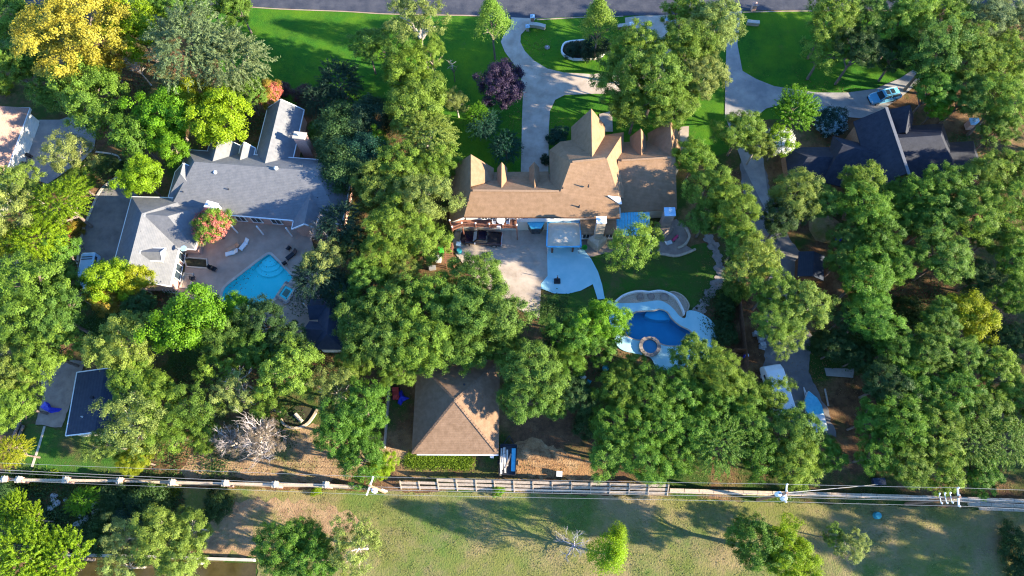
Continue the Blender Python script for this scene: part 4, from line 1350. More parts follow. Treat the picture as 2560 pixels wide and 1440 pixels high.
lounger('sun lounger with a tan cushion on the pool patio', 585, 622, .5, 'white_plastic', 'tan_cushion')
lounger('white sun lounger in front of the tan cushioned one', 582, 635, .25, 'white_plastic', 'white_plastic')
lounger('white sun lounger right of the tan cushioned one on the pool patio', 613, 615, 1.0, 'white_plastic', 'white_plastic')
lounger('black sun lounger at the north east side of the diamond pool', 731, 640, .75, 'black_plastic', 'black_plastic')


def chair(label, u, v, a, m, z=.05, cat='chair'):
    p = at(u, v)
    p.z = z
    t = thing('patio_chair', label, cat, p, a, 'patio chairs')
    MB().box((0, 0, .42), (.56, .56, .09)).build('seat', M[m], t, local=True)
    MB().box((-.27, 0, .72), (.08, .56, .56)).build('backrest', M[m], t, local=True)
    for y in (-.28, .28):
        MB().box((0, y, .62), (.5, .06, .06)).build('armrest', M[m], t, local=True)
    for x in (-.24, .24):
        for y in (-.24, .24):
            MB().box((x, y, .19), (.05, .05, .38)).build('leg', M[m], t, local=True)


chair('black patio chair near the upper end of the black lounger', 724, 624, 2.6, 'black_plastic')
chair('black patio chair below the black lounger at the pool edge', 714, 661, 2.2, 'black_plastic')
chair('left black patio chair of the pair between pool and garage', 531, 673, -.4, 'black_plastic')
chair('right black patio chair of the pair between pool and garage', 539, 676, -.4, 'black_plastic')
chair('dark green patio chair at the pale sandy planter bed', 486, 699, .3, 'dark_metal')
chair('dark chair in the shade below the white pool deck', 1443, 942, .5, 'black_plastic', 0)
chair('white chair in the shade below the white pool deck', 1457, 945, 2.2, 'white_plastic', 0)
chair('blue chair in the shade below the white pool deck', 1470, 958, 2.6, 'teal_plastic', 0)


def table(label, p, r, h, m):
    t = thing('round_table', label, 'table', p)
    MB().lathe((0, 0, h - .05), [(r, 0), (r, .05)], 18).build('tabletop', M[m], t, local=True)
    MB().lathe((0, 0, 0), [(.3, 0), (.05, .05), (.05, h - .06)], 8).build('leg', M[m], t, local=True)


q = at(1253, 556, 3.75)
table('grey round table on the red wooden deck', q, .6, .75, 'galv')
for k, (dx, dy, a, lab) in enumerate([(-.95, -.2, 0, 'left grey chair at the round deck table'), (.95, -.2, math.pi, 'right grey chair at the round deck table'), (-.3, -.9, 1.4, 'front grey chair at the round deck table')]):
    t = thing('deck_chair', lab, 'chair', q + Vector((dx, dy, 0)), a, 'chairs at the deck table')
    MB().box((0, 0, .42), (.5, .5, .06)).build('seat', M['galv'], t, local=True)
    MB().box((-.24, 0, .7), (.05, .5, .5)).build('backrest', M['galv'], t, local=True)
    for x in (-.2, .2):
        for y in (-.2, .2):
            MB().box((x, y, .195), (.04, .04, .39)).build('leg', M['galv'], t, local=True)

p = at(1393, 704)
p.z = .05
t = thing('umbrella_stand', 'black umbrella stand with its upright pole on the white court', 'umbrella stand', p)
loft([(-.44, sec(.36, .0, .2, .05, .02)), (-.3, sec(.4, .0, .26, .06, .02)), (.3, sec(.4, .0, .26, .06, .02)), (.44, sec(.36, .0, .2, .05, .02))]).build('base', M['black_plastic'], t, local=True)
MB().tube([(0, .1, .2), (.02, .18, .9), (.03, .22, 1.7)], [.07, .05, .045], 8).build('pole', M['dark_metal'], t, local=True)
MB().lathe((.02, .18, .85), [(.09, 0), (.12, .05), (.12, .16), (.08, .2)], 10).build('clamp', M['dark_metal'], t, local=True)

for u, v, lab in ((1380, 631, 'left short brown bollard at the white court canopy'), (1431, 629, 'right short brown bollard at the white court canopy')):
    p = at(u, v)
    t = thing('bollard', lab, 'bollard', p, 0, 'bollards at the canopy')
    MB().box((0, 0, .55), (.24, .24, 1.0)).build('post', M['brown_wood'], t, local=True)
    MB().box((0, 0, 1.09), (.32, .32, .08)).build('cap', M['redwood'], t, local=True)

p = at(1461, 621)
p.z = .03
t = thing('toy_tub', 'bright green toy tub beside the white court', 'toy tub', p)
MB().lathe((0, 0, 0), [(.26, 0), (.36, .35), (.40, .36), (.38, .40), (.30, .38), (.24, .06)], 14).build('tub', M['green_plastic'], t, local=True)
for y in (-.2, .2):
    MB().beam((-.3, y, .3), (-1.0, y + .05, .12), .07, .07).build('handle', M['redwood'], t, local=True)
p = at(1687, 598)
p.z = .03
t = thing('ride_on_toy', 'pink ride on toy on the brown stone terrace', 'toy', p, .8)
loft([(-.5, sec(.16, .2, .42, .04, .02)), (0, sec(.2, .16, .36, .04, .02)), (.45, sec(.15, .2, .5, .04, .02)), (.6, sec(.1, .25, .45, .04, .02))]).build('body', M['pink_plastic'], t, local=True)
for x in (-.35, .4):
    for s in (-1, 1):
        wheel(t, x, s * .2, .13, .07)
p = at(1672, 608)
p.z = .03
t = thing('lawn_chair', 'pale folding lawn chair lying beside the pink toy', 'chair', p, .3)
MB().box((0, 0, .25), (.8, .55, .05)).build('seat', M['galv'], t, local=True)
MB().box((-.5, 0, .4), (.4, .55, .05), 0, Matrix.Rotation(.7, 3, 'Y')).build('backrest', M['galv'], t, local=True)
for y in (-.26, .26):
    MB().box((0, y, .115), (.7, .04, .23)).build('leg', M['galv'], t, local=True)

# slatted arbour with swing by the black pickup
c0 = at(1122, 632, 2.3)
t = thing('garden_arbour', 'narrow reddish brown slatted arbour beside the black pickup', 'arbour', (c0.x, c0.y, 0), .04)
for x in (-.5, .5):
    MB().box((x, 0, 2.25), (.10, 3.0, .14)).build('beam', M['redwood'], t, local=True)
    for y in (-1.35, 1.35):
        MB().box((x, y, 1.09), (.12, .12, 2.18)).build('post', M['redwood'], t, local=True)
for k in range(11):
    MB().box((0, -1.4 + .28 * k, 2.36), (1.25, .12, .07)).build('slat', M['redwood'], t, local=True)
for (u, v, s, m, lab, nm, cat) in [(1104, 628, (.7, .7, .9), 'green_plastic', 'dark green box left of the slatted arbour', 'storage_box', 'box'), (1097, 650, (.7, .9, .6), 'white_plastic', 'white box left of the slatted arbour', 'storage_box', 'box'), (1148, 617, (.55, .55, 1.0), 'blue_white', 'pale blue bin at the nose of the black pickup', 'wheeled_bin', 'bin'), (1398, 1186, (.65, .6, .6), 'white_plastic', 'small white utility box on the bare strip behind the rail fence', 'utility_box', 'utility box'), (1231, 1141, (.4, .5, 1.0), 'trim', 'small white meter box at the corner of the pyramid roofed garage', 'meter_box', 'meter box'), (1082, 672, (.9, .5, .5), 'rim', 'grey box under trees below the slatted arbour', 'storage_box', 'box'), (2193, 1205, (1.4, .8, .6), 'roof_navy', 'dark blue crate half hidden under trees above the low stone wall', 'crate', 'crate')]:
    p = at(u, v)
    t = thing(nm, lab, cat, p, rnd.uniform(-.2, .2))
    MB().box((0, 0, s[2] / 2), s).build('body', M[m], t, local=True)
    MB().box((0, 0, s[2] + .035), (s[0] + .06, s[1] + .06, .06)).build('lid', M[m], t, local=True)
for (u, v, r, h, m, lab, nm) in [(1149, 631, .38, .9, 'teal_plastic', 'dark blue barrel beside the pale blue bin', 'barrel'), (1139, 629, .25, .7, 'black_plastic', 'black barrel beside the slatted arbour', 'barrel'), (2189, 1289, .42, .75, 'teal_plastic', 'dark teal barrel alone on the shaded meadow', 'barrel'), (1513, 922, .42, .5, 'teal_plastic', 'teal tub below the white pool deck', 'tub'), (1862, 893, .3, 1.0, 'blue_tarp', 'blue bin at the brown board fence', 'barrel'), (2093, 601, .4, .8, 'blue_tarp', 'bright blue barrel in the east wood by the soil mound', 'barrel'), (2077, 589, .3, .5, 'teal_plastic', 'small teal tub left of the bright blue barrel', 'tub')]:
    p = at(u, v)
    t = thing(nm, lab, 'barrel' if nm == 'barrel' else 'tub', p)
    MB().lathe((0, 0, 0), [(r * .9, 0), (r, .1), (r, h * .45), (r * 1.05, h * .5), (r, h * .55), (r * .95, h - .04), (r * .9, h)], 14).build('body', M[m], t, local=True)
    MB().lathe((0, 0, h), [(r * .8, 0), (r * .8, .03)], 14).build('lid', M['trim'] if u == 1862 else M[m], t, local=True)
p = at(1368, 119)
t = thing('well_cover', 'round grey well cover on the front lawn left of the ringed bed', 'well cover', p)
MB().lathe((0, 0, 0), [(.42, 0), (.42, .12), (.36, .16)], 18).build('cover', M['flag'], t, local=True)
MB().lathe((0, 0, .16), [(.1, 0), (.1, .05)], 10).build('knob', M['galv'], t, local=True)
for (u, v, lab) in [(600, 733, 'left pump unit'), (618, 741, 'right pump unit')]:
    pass
p = at(425, 727)
t = thing('bicycle_rack', 'grey metal rack beside the south wall of the grey garage', 'rack', p, -.05)
for k in range(4):
    MB().tube([(-.6 + .4 * k, -.3, 0), (-.6 + .4 * k, -.25, .8), (-.6 + .4 * k, .25, .8), (-.6 + .4 * k, .3, 0)], .035, 6).build('hoop', M['galv'], t, local=True)
MB().beam((-.9, -.3, .05), (2.4, -.3, .05), .06, .06).beam((-.9, .3, .05), (2.4, .3, .05), .06, .06).build('base_rail', M['galv'], t, local=True)
# grills on the white driveway
for (u, v, lab, s) in [(72, 418, 'large black grill on the white driveway by the white wall', 1.0), (77, 393, 'small dark grill nearer the white garage doors', .75)]:
    p = at(u, v)
    p.z = .02
    t = thing('grill', lab, 'grill', p, -.4, 'grills on the white driveway')
    MB().box((0, 0, .62 * s), (1.1 * s, .62 * s, .35 * s)).build('firebox', M['black_plastic'], t, local=True)
    loft([(-.55 * s, sec(.28 * s, .82 * s, 1.0 * s, .05, 0)), (0, sec(.3 * s, .82 * s, 1.15 * s, .08, 0)), (.55 * s, sec(.28 * s, .82 * s, 1.0 * s, .05, 0))]).build('hood', M['dark_metal'], t, local=True)
    MB().box((.85 * s, 0, .78 * s), (.5 * s, .5 * s, .05)).build('side_shelf', M['dark_metal'], t, local=True)
    for x in (-.45, .45):
        for y in (-.25, .25):
            MB().box((x * s, y * s, .22 * s), (.06, .06, .44 * s)).build('leg', M['dark_metal'], t, local=True)
# blue tarp heap by the workshop, red cart with blue tarp by the pyramid roof
def tarp(label, ps, h, m='blue_tarp'):
    W_ = pxs(ps)
    c = sum(W_, Vector()) / len(W_)
    b = MB()
    n = len(W_)
    vs = [(c.x, c.y, h)] + [tuple(c.lerp(w, .55) + Vector((rnd.uniform(-.1, .1), rnd.uniform(-.1, .1), h * rnd.uniform(.55, .9)))) for w in W_] + [tuple(w + Vector((0, 0, .03))) for w in W_]
    fs = [(0, 1 + i, 1 + (i + 1) % n) for i in range(n)] + [(1 + i, 1 + n + i, 1 + n + (i + 1) % n, 1 + (i + 1) % n) for i in range(n)]
    b.add(vs, [f[::-1] for f in fs])
    return tag(b.build('tarp', M[m]), label, 'tarp')
tarp('bright blue crumpled tarp on the pad beside the workshop', [(100, 1018), (112, 1002), (124, 1008), (130, 1020), (158, 1022), (150, 1030), (128, 1034), (112, 1027)], .45)
t = thing('garden_cart', 'red garden cart in the bare yard left of the pyramid roof', 'cart', at(991, 986), math.radians(95))
MB().box((0, 0, .5), (1.6, .8, .12)).box((.5, .0, .75), (.5, .7, .4)).build('bed', M['red_plastic'], t, local=True)
MB().box((-.5, 0, .75), (.5, .5, .4)).build('seat', M['red_plastic'], t, local=True)
for x in (-.5, .5):
    for s in (-1, 1):
        wheel(t, x, s * .5, .25, .15)
tarp('blue tarp thrown over the right side of the red garden cart', [(992, 975), (1005, 976), (1010, 988), (1024, 996), (1008, 1004), (1002, 1014), (994, 1008), (996, 992)], .6)
t = thing('yard_fence', 'thin wooden fence between grove and the pyramid roof yard', 'fence', at(972, 1060))
f0, f1 = at(977, 965), at(964, 1122)
for k in range(30):
    p = f0.lerp(f1, (k + .5) / 30)
    MB().box((p.x, p.y, .75), (.03, .265, 1.5), math.atan2((f1 - f0).y, (f1 - f0).x) - math.pi / 2).build('board', M['grey_wood'], t)
MB().beam(f0 + Vector((-.05, 0, 1.2)), f1 + Vector((-.05, 0, 1.2)), .05, .1).build('rail', M['grey_wood'], t)

# gate walls and mailboxes by the road
def pillar(label, u, v, h, w, m, cap, nm='gate_pillar', cat='pillar'):
    p = at(u, v)
    t = thing(nm, label, cat, p, 0, 'pillars and mailboxes by the road')
    MB().box((0, 0, h / 2), (w, w, h)).build('shaft', M[m], t, local=True)
    MB().box((0, 0, h + .05), (w + .16, w + .16, .1)).build('cap', M[cap], t, local=True)
    MB().lathe((0, 0, h + .1), [(w * .55, 0), (w * .4, .2), (.05, .34)], 8).build('finial', M[cap], t, local=True)
    return t


pillar('brick mailbox pillar with pale blue cap at the looping driveway mouth', 1331, 58, 1.5, .55, 'brown_brick', 'blue_white', 'mailbox_pillar', 'mailbox')
pillar('short pale gate pillar at the left end of the white gate wall', 1319, 76, .9, .5, 'stone', 'blue_white')
pillar('short pale gate pillar beside the tall spire tree gate wall', 1577, 70, .9, .5, 'stone', 'trim')
pillar('gate pillar with pale blue cap at the eastern mouth of the loop', 1666, 58, .9, .5, 'stone', 'blue_white')
pillar('pink brick mailbox pillar at the straight east driveway', 1882, 26, 1.3, .65, 'pink_brick', 'pink_brick', 'mailbox_pillar', 'mailbox')
for pts, lab in (([(1322, 66), (1343, 68), (1363, 73)], 'low white gate wall on the front lawn left of the spire tree'), ([(1543, 72), (1560, 70), (1576, 67)], 'low brown gate wall on the front lawn right of the spire tree'), ([(1866, 60), (1880, 62), (1896, 63)], 'low white gate wall right of the straight east driveway'), ([(1668, 60), (1684, 61), (1695, 63)], 'low white gate wall under the front tree group')):
    t = thing('gate_wall', lab, 'wall', at(*pts[1]), 0, 'gate walls by the road')
    ribbon(pxs(pts), .5, 0, .62, 3).build('wall', M['brown_brick'] if 'brown' in lab else M['stone'], t)
    ribbon(pxs(pts), .64, .622, .74, 3).build('coping', M['kerb'], t)
# rocks of the bank
for k in range(26):
    u, v = rnd.choice([(145, 1258), (215, 1288), (232, 1275), (200, 1320), (150, 1245), (250, 1300)])
    p = at(u + rnd.uniform(-16, 16), v + rnd.uniform(-14, 14))
    r = rnd.uniform(.22, .5)
    bm = bmesh.new()
    bmesh.ops.create_icosphere(bm, subdivisions=1, radius=r)
    b = MB()
    b.add([(q.co.x * rnd.uniform(.8, 1.2) + p.x, q.co.y * rnd.uniform(.8, 1.2) + p.y, q.co.z * .6 + .2) for q in bm.verts], [[q.index for q in f.verts] for f in bm.faces])
    bm.free()
    tag(b.build('rock', M['rock']), 'grey white rock among plants on the bank below the pillared wall', 'rock', 'rocks on the bank')
# soil mound in the east wood
p = at(2062, 572)
b = MB()
b.lathe(p, [(2.3, 0), (2.0, .35), (1.3, .8), (.5, 1.0), (.05, 1.05)], 14)
b.v = [(x + rnd.uniform(-.15, .15), y + rnd.uniform(-.15, .15), z) for x, y, z in b.v]
tag(b.build('soil_mound', M['tan_dirt']), 'brown soil mound in the shade of the east wood', 'soil mound')
# ------------------------------------------------------------------ trees: crown and trunk prototypes of unit radius
def unit(a):
    return a / np.maximum(np.linalg.norm(a, axis=-1, keepdims=True), 1e-9)


def leaf_mesh(name, c, nrm, L, Wd, tint, m, axis=None, fold=.25):
    """One mesh of diamond leaves, slightly folded along the midrib."""
    n = len(c)
    r = NP.normal(size=(n, 3)) if axis is None else axis + NP.normal(size=(n, 3)) * .35
    t = unit(r - nrm * np.sum(r * nrm, 1, keepdims=True))
    b = np.cross(nrm, t)
    L, Wd = L[:, None], Wd[:, None]
    V = np.empty((n, 4, 3))
    V[:, 0] = c - t * L / 2
    V[:, 1] = c + b * Wd / 2 + nrm * Wd * fold - t * L * .05
    V[:, 2] = c + t * L / 2
    V[:, 3] = c - b * Wd / 2 + nrm * Wd * fold - t * L * .05
    me = bpy.data.meshes.new(name)
    me.vertices.add(n * 4)
    me.vertices.foreach_set('co', V.reshape(-1))
    me.loops.add(n * 4)
    me.loops.foreach_set('vertex_index', np.arange(n * 4))
    me.polygons.add(n)
    me.polygons.foreach_set('loop_start', np.arange(n) * 4)
    me.polygons.foreach_set('loop_total', np.full(n, 4))
    a = me.attributes.new('tint', 'FLOAT', 'FACE')
    a.data.foreach_set('value', tint)
    me.materials.append(m)
    me.update()
    me.validate()
    return me


def crown_broad(name, seed, nb=54, ntuft=11, nleaf=52, flat=.76, gap=.0, leaf=.041, tuft=.043, base=-.8, lift=.35, brad=(.11, .30)):
    g = np.random.default_rng(seed)
    k = np.arange(nb) + .5
    z = base + (1 - base) * k / nb
    ph = k * 2.39996 + g.uniform(0, .5, nb)
    s = np.sqrt(np.maximum(1 - np.clip(z, -1, 1) ** 2, 0))
    d = np.stack([s * np.cos(ph), s * np.sin(ph), z], 1)
    env = 1 + .18 * np.cos(2 * ph + g.uniform(0, 6)) + .14 * np.cos(3 * ph + g.uniform(0, 6)) + .10 * np.cos(5 * ph + g.uniform(0, 6))
    rad = g.uniform(.52, .84, nb) * env
    bc = d * rad[:, None]
    if gap:
        keep = g.random(nb) > gap
        bc, d = bc[keep], d[keep]
    bc = np.concatenate([bc, g.normal(0, .22, (4, 3))])
    d = np.concatenate([d, unit(g.normal(size=(4, 3)))])
    nb = len(bc)
    br = g.uniform(*brad, nb)
    btint = g.normal(0, .10, nb)
    td = unit(g.normal(size=(nb, ntuft, 3)) + .65 * d[:, None] + np.array([0, 0, lift]))
    tc = bc[:, None] + td * (br[:, None, None] * g.uniform(.55, 1.05, (nb, ntuft, 1)))
    tt = btint[:, None] + g.normal(0, .08, (nb, ntuft))
    lc = tc[:, :, None] + g.normal(size=(nb, ntuft, nleaf, 3)) * tuft * np.array([1, 1, .8])
    out = unit(td)[:, :, None] * 1.1 + np.array([0, 0, .35]) + g.normal(size=lc.shape) * .42
    ti = np.clip(.5 + tt[:, :, None] + g.normal(0, .12, lc.shape[:3]), 0, 1)
    c = lc.reshape(-1, 3)
    c[:, 2] *= flat
    c /= np.percentile(np.hypot(c[:, 0], c[:, 1]), 94)
    n = len(c)
    sz = g.uniform(.8, 1.25, n) * leaf
    return leaf_mesh(name, c, unit(out.reshape(-1, 3)), sz, sz * .62, ti.reshape(-1), M['leaf'])


def crown_fine(name, seed, n_sp=420, per=30, flat=.6, droop=.35, up=.1, leaf=.075, width=.17, length=.30):
    """Feathery crown of sprays that start inside and arch outward."""
    g = np.random.default_rng(seed)
    k = np.arange(n_sp) + .5
    z = -.35 + 1.35 * g.random(n_sp)
    z = np.clip(z, -1, 1)
    ph = k * 2.39996
    s = np.sqrt(1 - z ** 2)
    d = np.stack([s * np.cos(ph), s * np.sin(ph), z], 1)
    env = 1 + .12 * np.cos(2 * ph + 1.3 * seed) + .10 * np.cos(4 * ph + seed)
    st = d * (g.uniform(.35, .85, n_sp) * env)[:, None]
    t = np.linspace(0, 1, per)[None, :, None]
    ax = unit(d + np.array([0, 0, up]) + g.normal(0, .3, d.shape))
    p = st[:, None] + ax[:, None] * t * length + np.array([0, 0, -1]) * droop * t ** 2 * length
    dirv = unit(ax[:, None] + np.array([0, 0, -2]) * droop * t + g.normal(0, .5, p.shape))
    p = p + g.normal(0, .018, p.shape)
    tint = np.clip(.5 + g.normal(0, .13, (n_sp, 1)) + g.normal(0, .1, (n_sp, per)), 0, 1)
    c = p.reshape(-1, 3)
    c[:, 2] *= flat
    c /= np.percentile(np.hypot(c[:, 0], c[:, 1]), 94)
    n = len(c)
    sz = g.uniform(.7, 1.3, n) * leaf
    nr = unit(np.array([0, 0, .8]) + g.normal(0, .6, (n, 3)) + np.repeat(d, per, 0) * .5)
    return leaf_mesh(name, c, nr, sz, sz * width * 1.6, tint.reshape(-1), M['leaf'], dirv.reshape(-1, 3))


def crown_cone(name, seed, tall=1.9, n_t=360, nleaf=26, tuft=.075, leaf=.07):
    """Upright crown, widest low down, of tufts that point up and out."""
    g = np.random.default_rng(seed)
    h = g.random(n_t) ** .8
    ph = g.uniform(0, 6.283, n_t)
    r = (1 - h) ** .75 * g.uniform(.6, 1.0, n_t) * (1 + .12 * np.cos(3 * ph + seed)) + .05
    tc = np.stack([r * np.cos(ph), r * np.sin(ph), (h - .38) * tall], 1)
    d = unit(np.stack([np.cos(ph), np.sin(ph), np.full(n_t, .6)], 1))
    c = (tc[:, None] + g.normal(size=(n_t, nleaf, 3)) * tuft * np.array([1, 1, 1.4])).reshape(-1, 3)
    tint = np.clip(.5 + g.normal(0, .12, (n_t, 1)) + g.normal(0, .1, (n_t, nleaf)), 0, 1).reshape(-1)
    n = len(c)
    sz = g.uniform(.7, 1.3, n) * leaf
    nr = unit(np.repeat(d, nleaf, 0) + g.normal(0, .55, (n, 3)))
    return leaf_mesh(name, c, nr, sz, sz * .5, tint, M['leaf'], np.repeat(d + np.array([0, 0, .8]), nleaf, 0))


def trunk_mesh(name, seed, m, limbs=7, spread=.62, rise=.32, bare=.5, thick=.052):
    g = random.Random(seed)
    b = MB()
    lean = (g.uniform(-.05, .05), g.uniform(-.05, .05))
    b.tube([(0, 0, -.02), (lean[0] * .4, lean[1] * .4, bare * .5), (lean[0], lean[1], bare), (lean[0] * 1.5, lean[1] * 1.5, .95)], [thick * 1.25, thick, thick * .85, thick * .3], 7)
    for i in range(limbs):
        a = 6.283 * (i + g.uniform(-.3, .3)) / limbs
        z0 = bare + g.uniform(-.08, .22)
        rr = spread * g.uniform(.7, 1.15)
        p0 = Vector((lean[0], lean[1], z0))
        p2 = Vector((math.cos(a) * rr, math.sin(a) * rr, z0 + rise * g.uniform(.6, 1.3)))
        p1 = p0.lerp(p2, .5) + Vector((g.uniform(-.06, .06), g.uniform(-.06, .06), .06))
        b.tube([p0, p1, p2], [thick * .55, thick * .36, thick * .12], 5, False)
        for q in range(2):
            aa = a + g.choice((-1, 1)) * g.uniform(.5, .9)
            p3 = p1 + Vector((math.cos(aa), math.sin(aa), g.uniform(.2, .7))) * rr * .5
            b.tube([p1, p1.lerp(p3, .5) + Vector((0, 0, .03)), p3], [thick * .3, thick * .2, thick * .06], 4, False)
    me_o = b.build(name, m)
    me = me_o.data
    bpy.data.objects.remove(me_o)
    return me


def dead_mesh(name, seed, m, depth=4, n0=9, up=.5, l0=.55, curl=.25, thick=.03):
    g = random.Random(seed)
    b = MB()

    def grow(p, d, L, r, lev):
        q = [p]
        dd = d
        for i in range(3):
            dd = (dd + Vector((g.uniform(-1, 1), g.uniform(-1, 1), g.uniform(-.7, .9))) * curl).normalized()
            q.append(q[-1] + dd * L / 3)
        b.tube(q, [r, r * .8, r * .62, r * .42], 4 if lev < 2 else 3, False)
        if lev >= depth:
            return
        for k in range(g.randint(3, 4)):
            e = q[g.randint(1, 3)]
            nd = (dd + Vector((g.uniform(-1, 1), g.uniform(-1, 1), g.uniform(-.5, .8))) * .85).normalized()
            grow(e, nd, L * g.uniform(.5, .75), r * .5, lev + 1)
    for i in range(n0):
        a = 6.283 * (i + g.uniform(-.3, .3)) / n0
        grow(Vector((0, 0, g.uniform(-.3, .0))), Vector((math.cos(a), math.sin(a), up * g.uniform(.2, 1.4))).normalized(), l0 * g.uniform(.7, 1.1), thick * g.uniform(.6, 1.0), 1)
    o = b.build(name, m)
    me = o.data
    bpy.data.objects.remove(o)
    return me


def blossom_mesh(name, seed, n_t=170, nleaf=36):
    g = np.random.default_rng(seed)
    d = unit(g.normal(size=(n_t, 3)) + np.array([.1, -.1, .45]))
    d[:, 2] = np.abs(d[:, 2]) - .15
    tc = d * np.array([1, 1, .72]) * g.uniform(.82, 1.08, (n_t, 1))
    c = (tc[:, None] + g.normal(size=(n_t, nleaf, 3)) * .055).reshape(-1, 3)
    n = len(c)
    sz = g.uniform(.7, 1.3, n) * .055
    nr = unit(np.repeat(d, nleaf, 0) + g.normal(0, .6, (n, 3)))
    return leaf_mesh(name, c, nr, sz, sz * .8, np.clip(.5 + g.normal(0, .2, n), 0, 1), M['petal'])


CROWN = {
    'oak': [crown_broad('oak_crown', 20 + i) for i in range(8)],
    'open': [crown_broad('open_crown', 40 + i, nb=36, ntuft=12, nleaf=34, leaf=.044, gap=.15, brad=(.16, .28)) for i in range(3)],
    'maple': [crown_broad('maple_crown', 60 + i, nb=46, ntuft=12, nleaf=36, flat=.85, leaf=.058, tuft=.058, brad=(.16, .26), lift=.5) for i in range(3)],
    'fine': [crown_fine('feathery_crown', 70 + i) for i in range(2)],
    'juniper': [crown_fine('juniper_crown', 80 + i, n_sp=460, droop=-.1, up=.7, length=.28, width=.22) for i in range(2)],
    'cone': [crown_cone('upright_crown', 90 + i) for i in range(2)],
    'shrub': [crown_broad('shrub_crown', 100 + i, nb=22, ntuft=12, nleaf=34, flat=.8, leaf=.07, tuft=.075, base=-.2, brad=(.22, .36)) for i in range(3)],
    'magnolia': [crown_broad('glossy_crown', 110 + i, nb=44, ntuft=14, nleaf=34, flat=.8, leaf=.055, tuft=.075, lift=.2, brad=(.24, .36)) for i in range(2)],
    'dead': [dead_mesh('dead_branches', 120 + i, M['dead_wood'], depth=4, n0=13, thick=.020, curl=.38, l0=.48) for i in range(2)],
    'deadgrey': [dead_mesh('grey_dead_branches', 130, M['dead_grey'], depth=4, n0=11)],
    'bare': [dead_mesh('bare_branches', 140, M['dead_wood'], depth=2, n0=6, thick=.035)],
}
TRUNK = [trunk_mesh('trunk', 200 + i, M['bark']) for i in range(4)]
PALE_TRUNK = [trunk_mesh('trunk', 210 + i, M['pale_bark']) for i in range(2)]
STEMS = trunk_mesh('stem', 220, M['bark'], limbs=8, bare=.1, spread=.5, rise=.6, thick=.035)
BLOSSOM = blossom_mesh('blossom', 300)

TINT = {
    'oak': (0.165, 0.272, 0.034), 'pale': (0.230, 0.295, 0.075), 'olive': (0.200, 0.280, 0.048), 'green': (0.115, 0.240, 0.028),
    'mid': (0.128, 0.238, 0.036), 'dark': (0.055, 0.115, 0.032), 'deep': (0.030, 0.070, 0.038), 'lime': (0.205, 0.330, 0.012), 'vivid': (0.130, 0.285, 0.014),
    'yellow': (0.270, 0.320, 0.015), 'gold': (0.400, 0.360, 0.045), 'grey': (0.170, 0.240, 0.095), 'rust': (0.320, 0.240, 0.035),
    'purple': (.060, .042, .085), 'wine': (.085, .050, .055), 'red': (.42, .13, .085), 'teal': (.025, .085, .055),
}
CAT = {'shrub': ('shrub', 'shrub'), 'dead': ('dead_tree', 'dead tree'), 'deadgrey': ('dead_tree', 'dead tree'), 'bare': ('dead_tree', 'dead tree')}
N_TREE = [0]


def tree(u, v, r, kind, tint, label, group='trees', hmul=1.0, flower=None):
    """Crown seen centred at pixel (u, v), about r pixels in radius; the trunk stands straight below the crown's centre."""
    i = N_TREE[0]
    N_TREE[0] += 1
    low = kind in ('shrub', 'deadgrey') or (kind in ('dead',) and hmul < .6)
    R = r / 18.0
    for _ in range(3):
        hc = (.45 * R if low else (1.2 * R + 2.6) * hmul)
        R = r / pxm(u, v, hc)
    p = at(u, v, hc)
    nm, cat = CAT.get(kind, ('broadleaf_tree' if kind not in ('cone', 'juniper') else 'evergreen_tree', 'tree'))
    t = thing(nm, label, cat, (p.x, p.y, 0), 0, group)
    rr = random.Random(1000 + i)
    me = CROWN[kind][i % len(CROWN[kind])]
    c = bpy.data.objects.new('branches' if 'dead' in kind or kind == 'bare' else 'crown', me)
    COL.objects.link(c)
    c.parent = t
    c.location = (0, 0, hc)
    zs = rr.uniform(.9, 1.12)
    c.scale = (R * rr.uniform(.94, 1.08), R * rr.uniform(.94, 1.08), R * zs)
    c.rotation_euler = (rr.uniform(-.08, .08), rr.uniform(-.08, .08), rr.uniform(0, 6.28))
    k = TINT[tint]
    j = rr.uniform(.88, 1.14)
    c.color = (k[0] * j * rr.uniform(.93, 1.08), k[1] * j, k[2] * j * rr.uniform(.9, 1.1), 1)
    tm = STEMS if low else (PALE_TRUNK[i % 2] if tint in ('pale', 'olive') or 'dead' in kind else TRUNK[i % 4])
    s = bpy.data.objects.new('stem' if low else 'trunk', tm)
    COL.objects.link(s)
    s.parent = t
    hz = hc * (1.0 if not low else 1.5)
    s.scale = (min(R, 4.6), min(R, 4.6), hz)
    s.rotation_euler = (0, 0, rr.uniform(0, 6.28))
    if kind == 'dead' and R > 2.2:
        f = bpy.data.objects.new('dead_leaves', CROWN['open'][i % 3])
        COL.objects.link(f)
        f.parent = t
        f.location = (0, 0, hc - .1 * R)
        f.scale = (R * .62, R * .62, R * .42)
        f.color = (.27, .215, .15, 1)
    if flower:
        f = bpy.data.objects.new('blossom', BLOSSOM)
        COL.objects.link(f)
        f.parent = t
        f.location = (0, 0, hc)
        f.scale = (R, R, R)
        f.color = (*flower, 1)
    return t


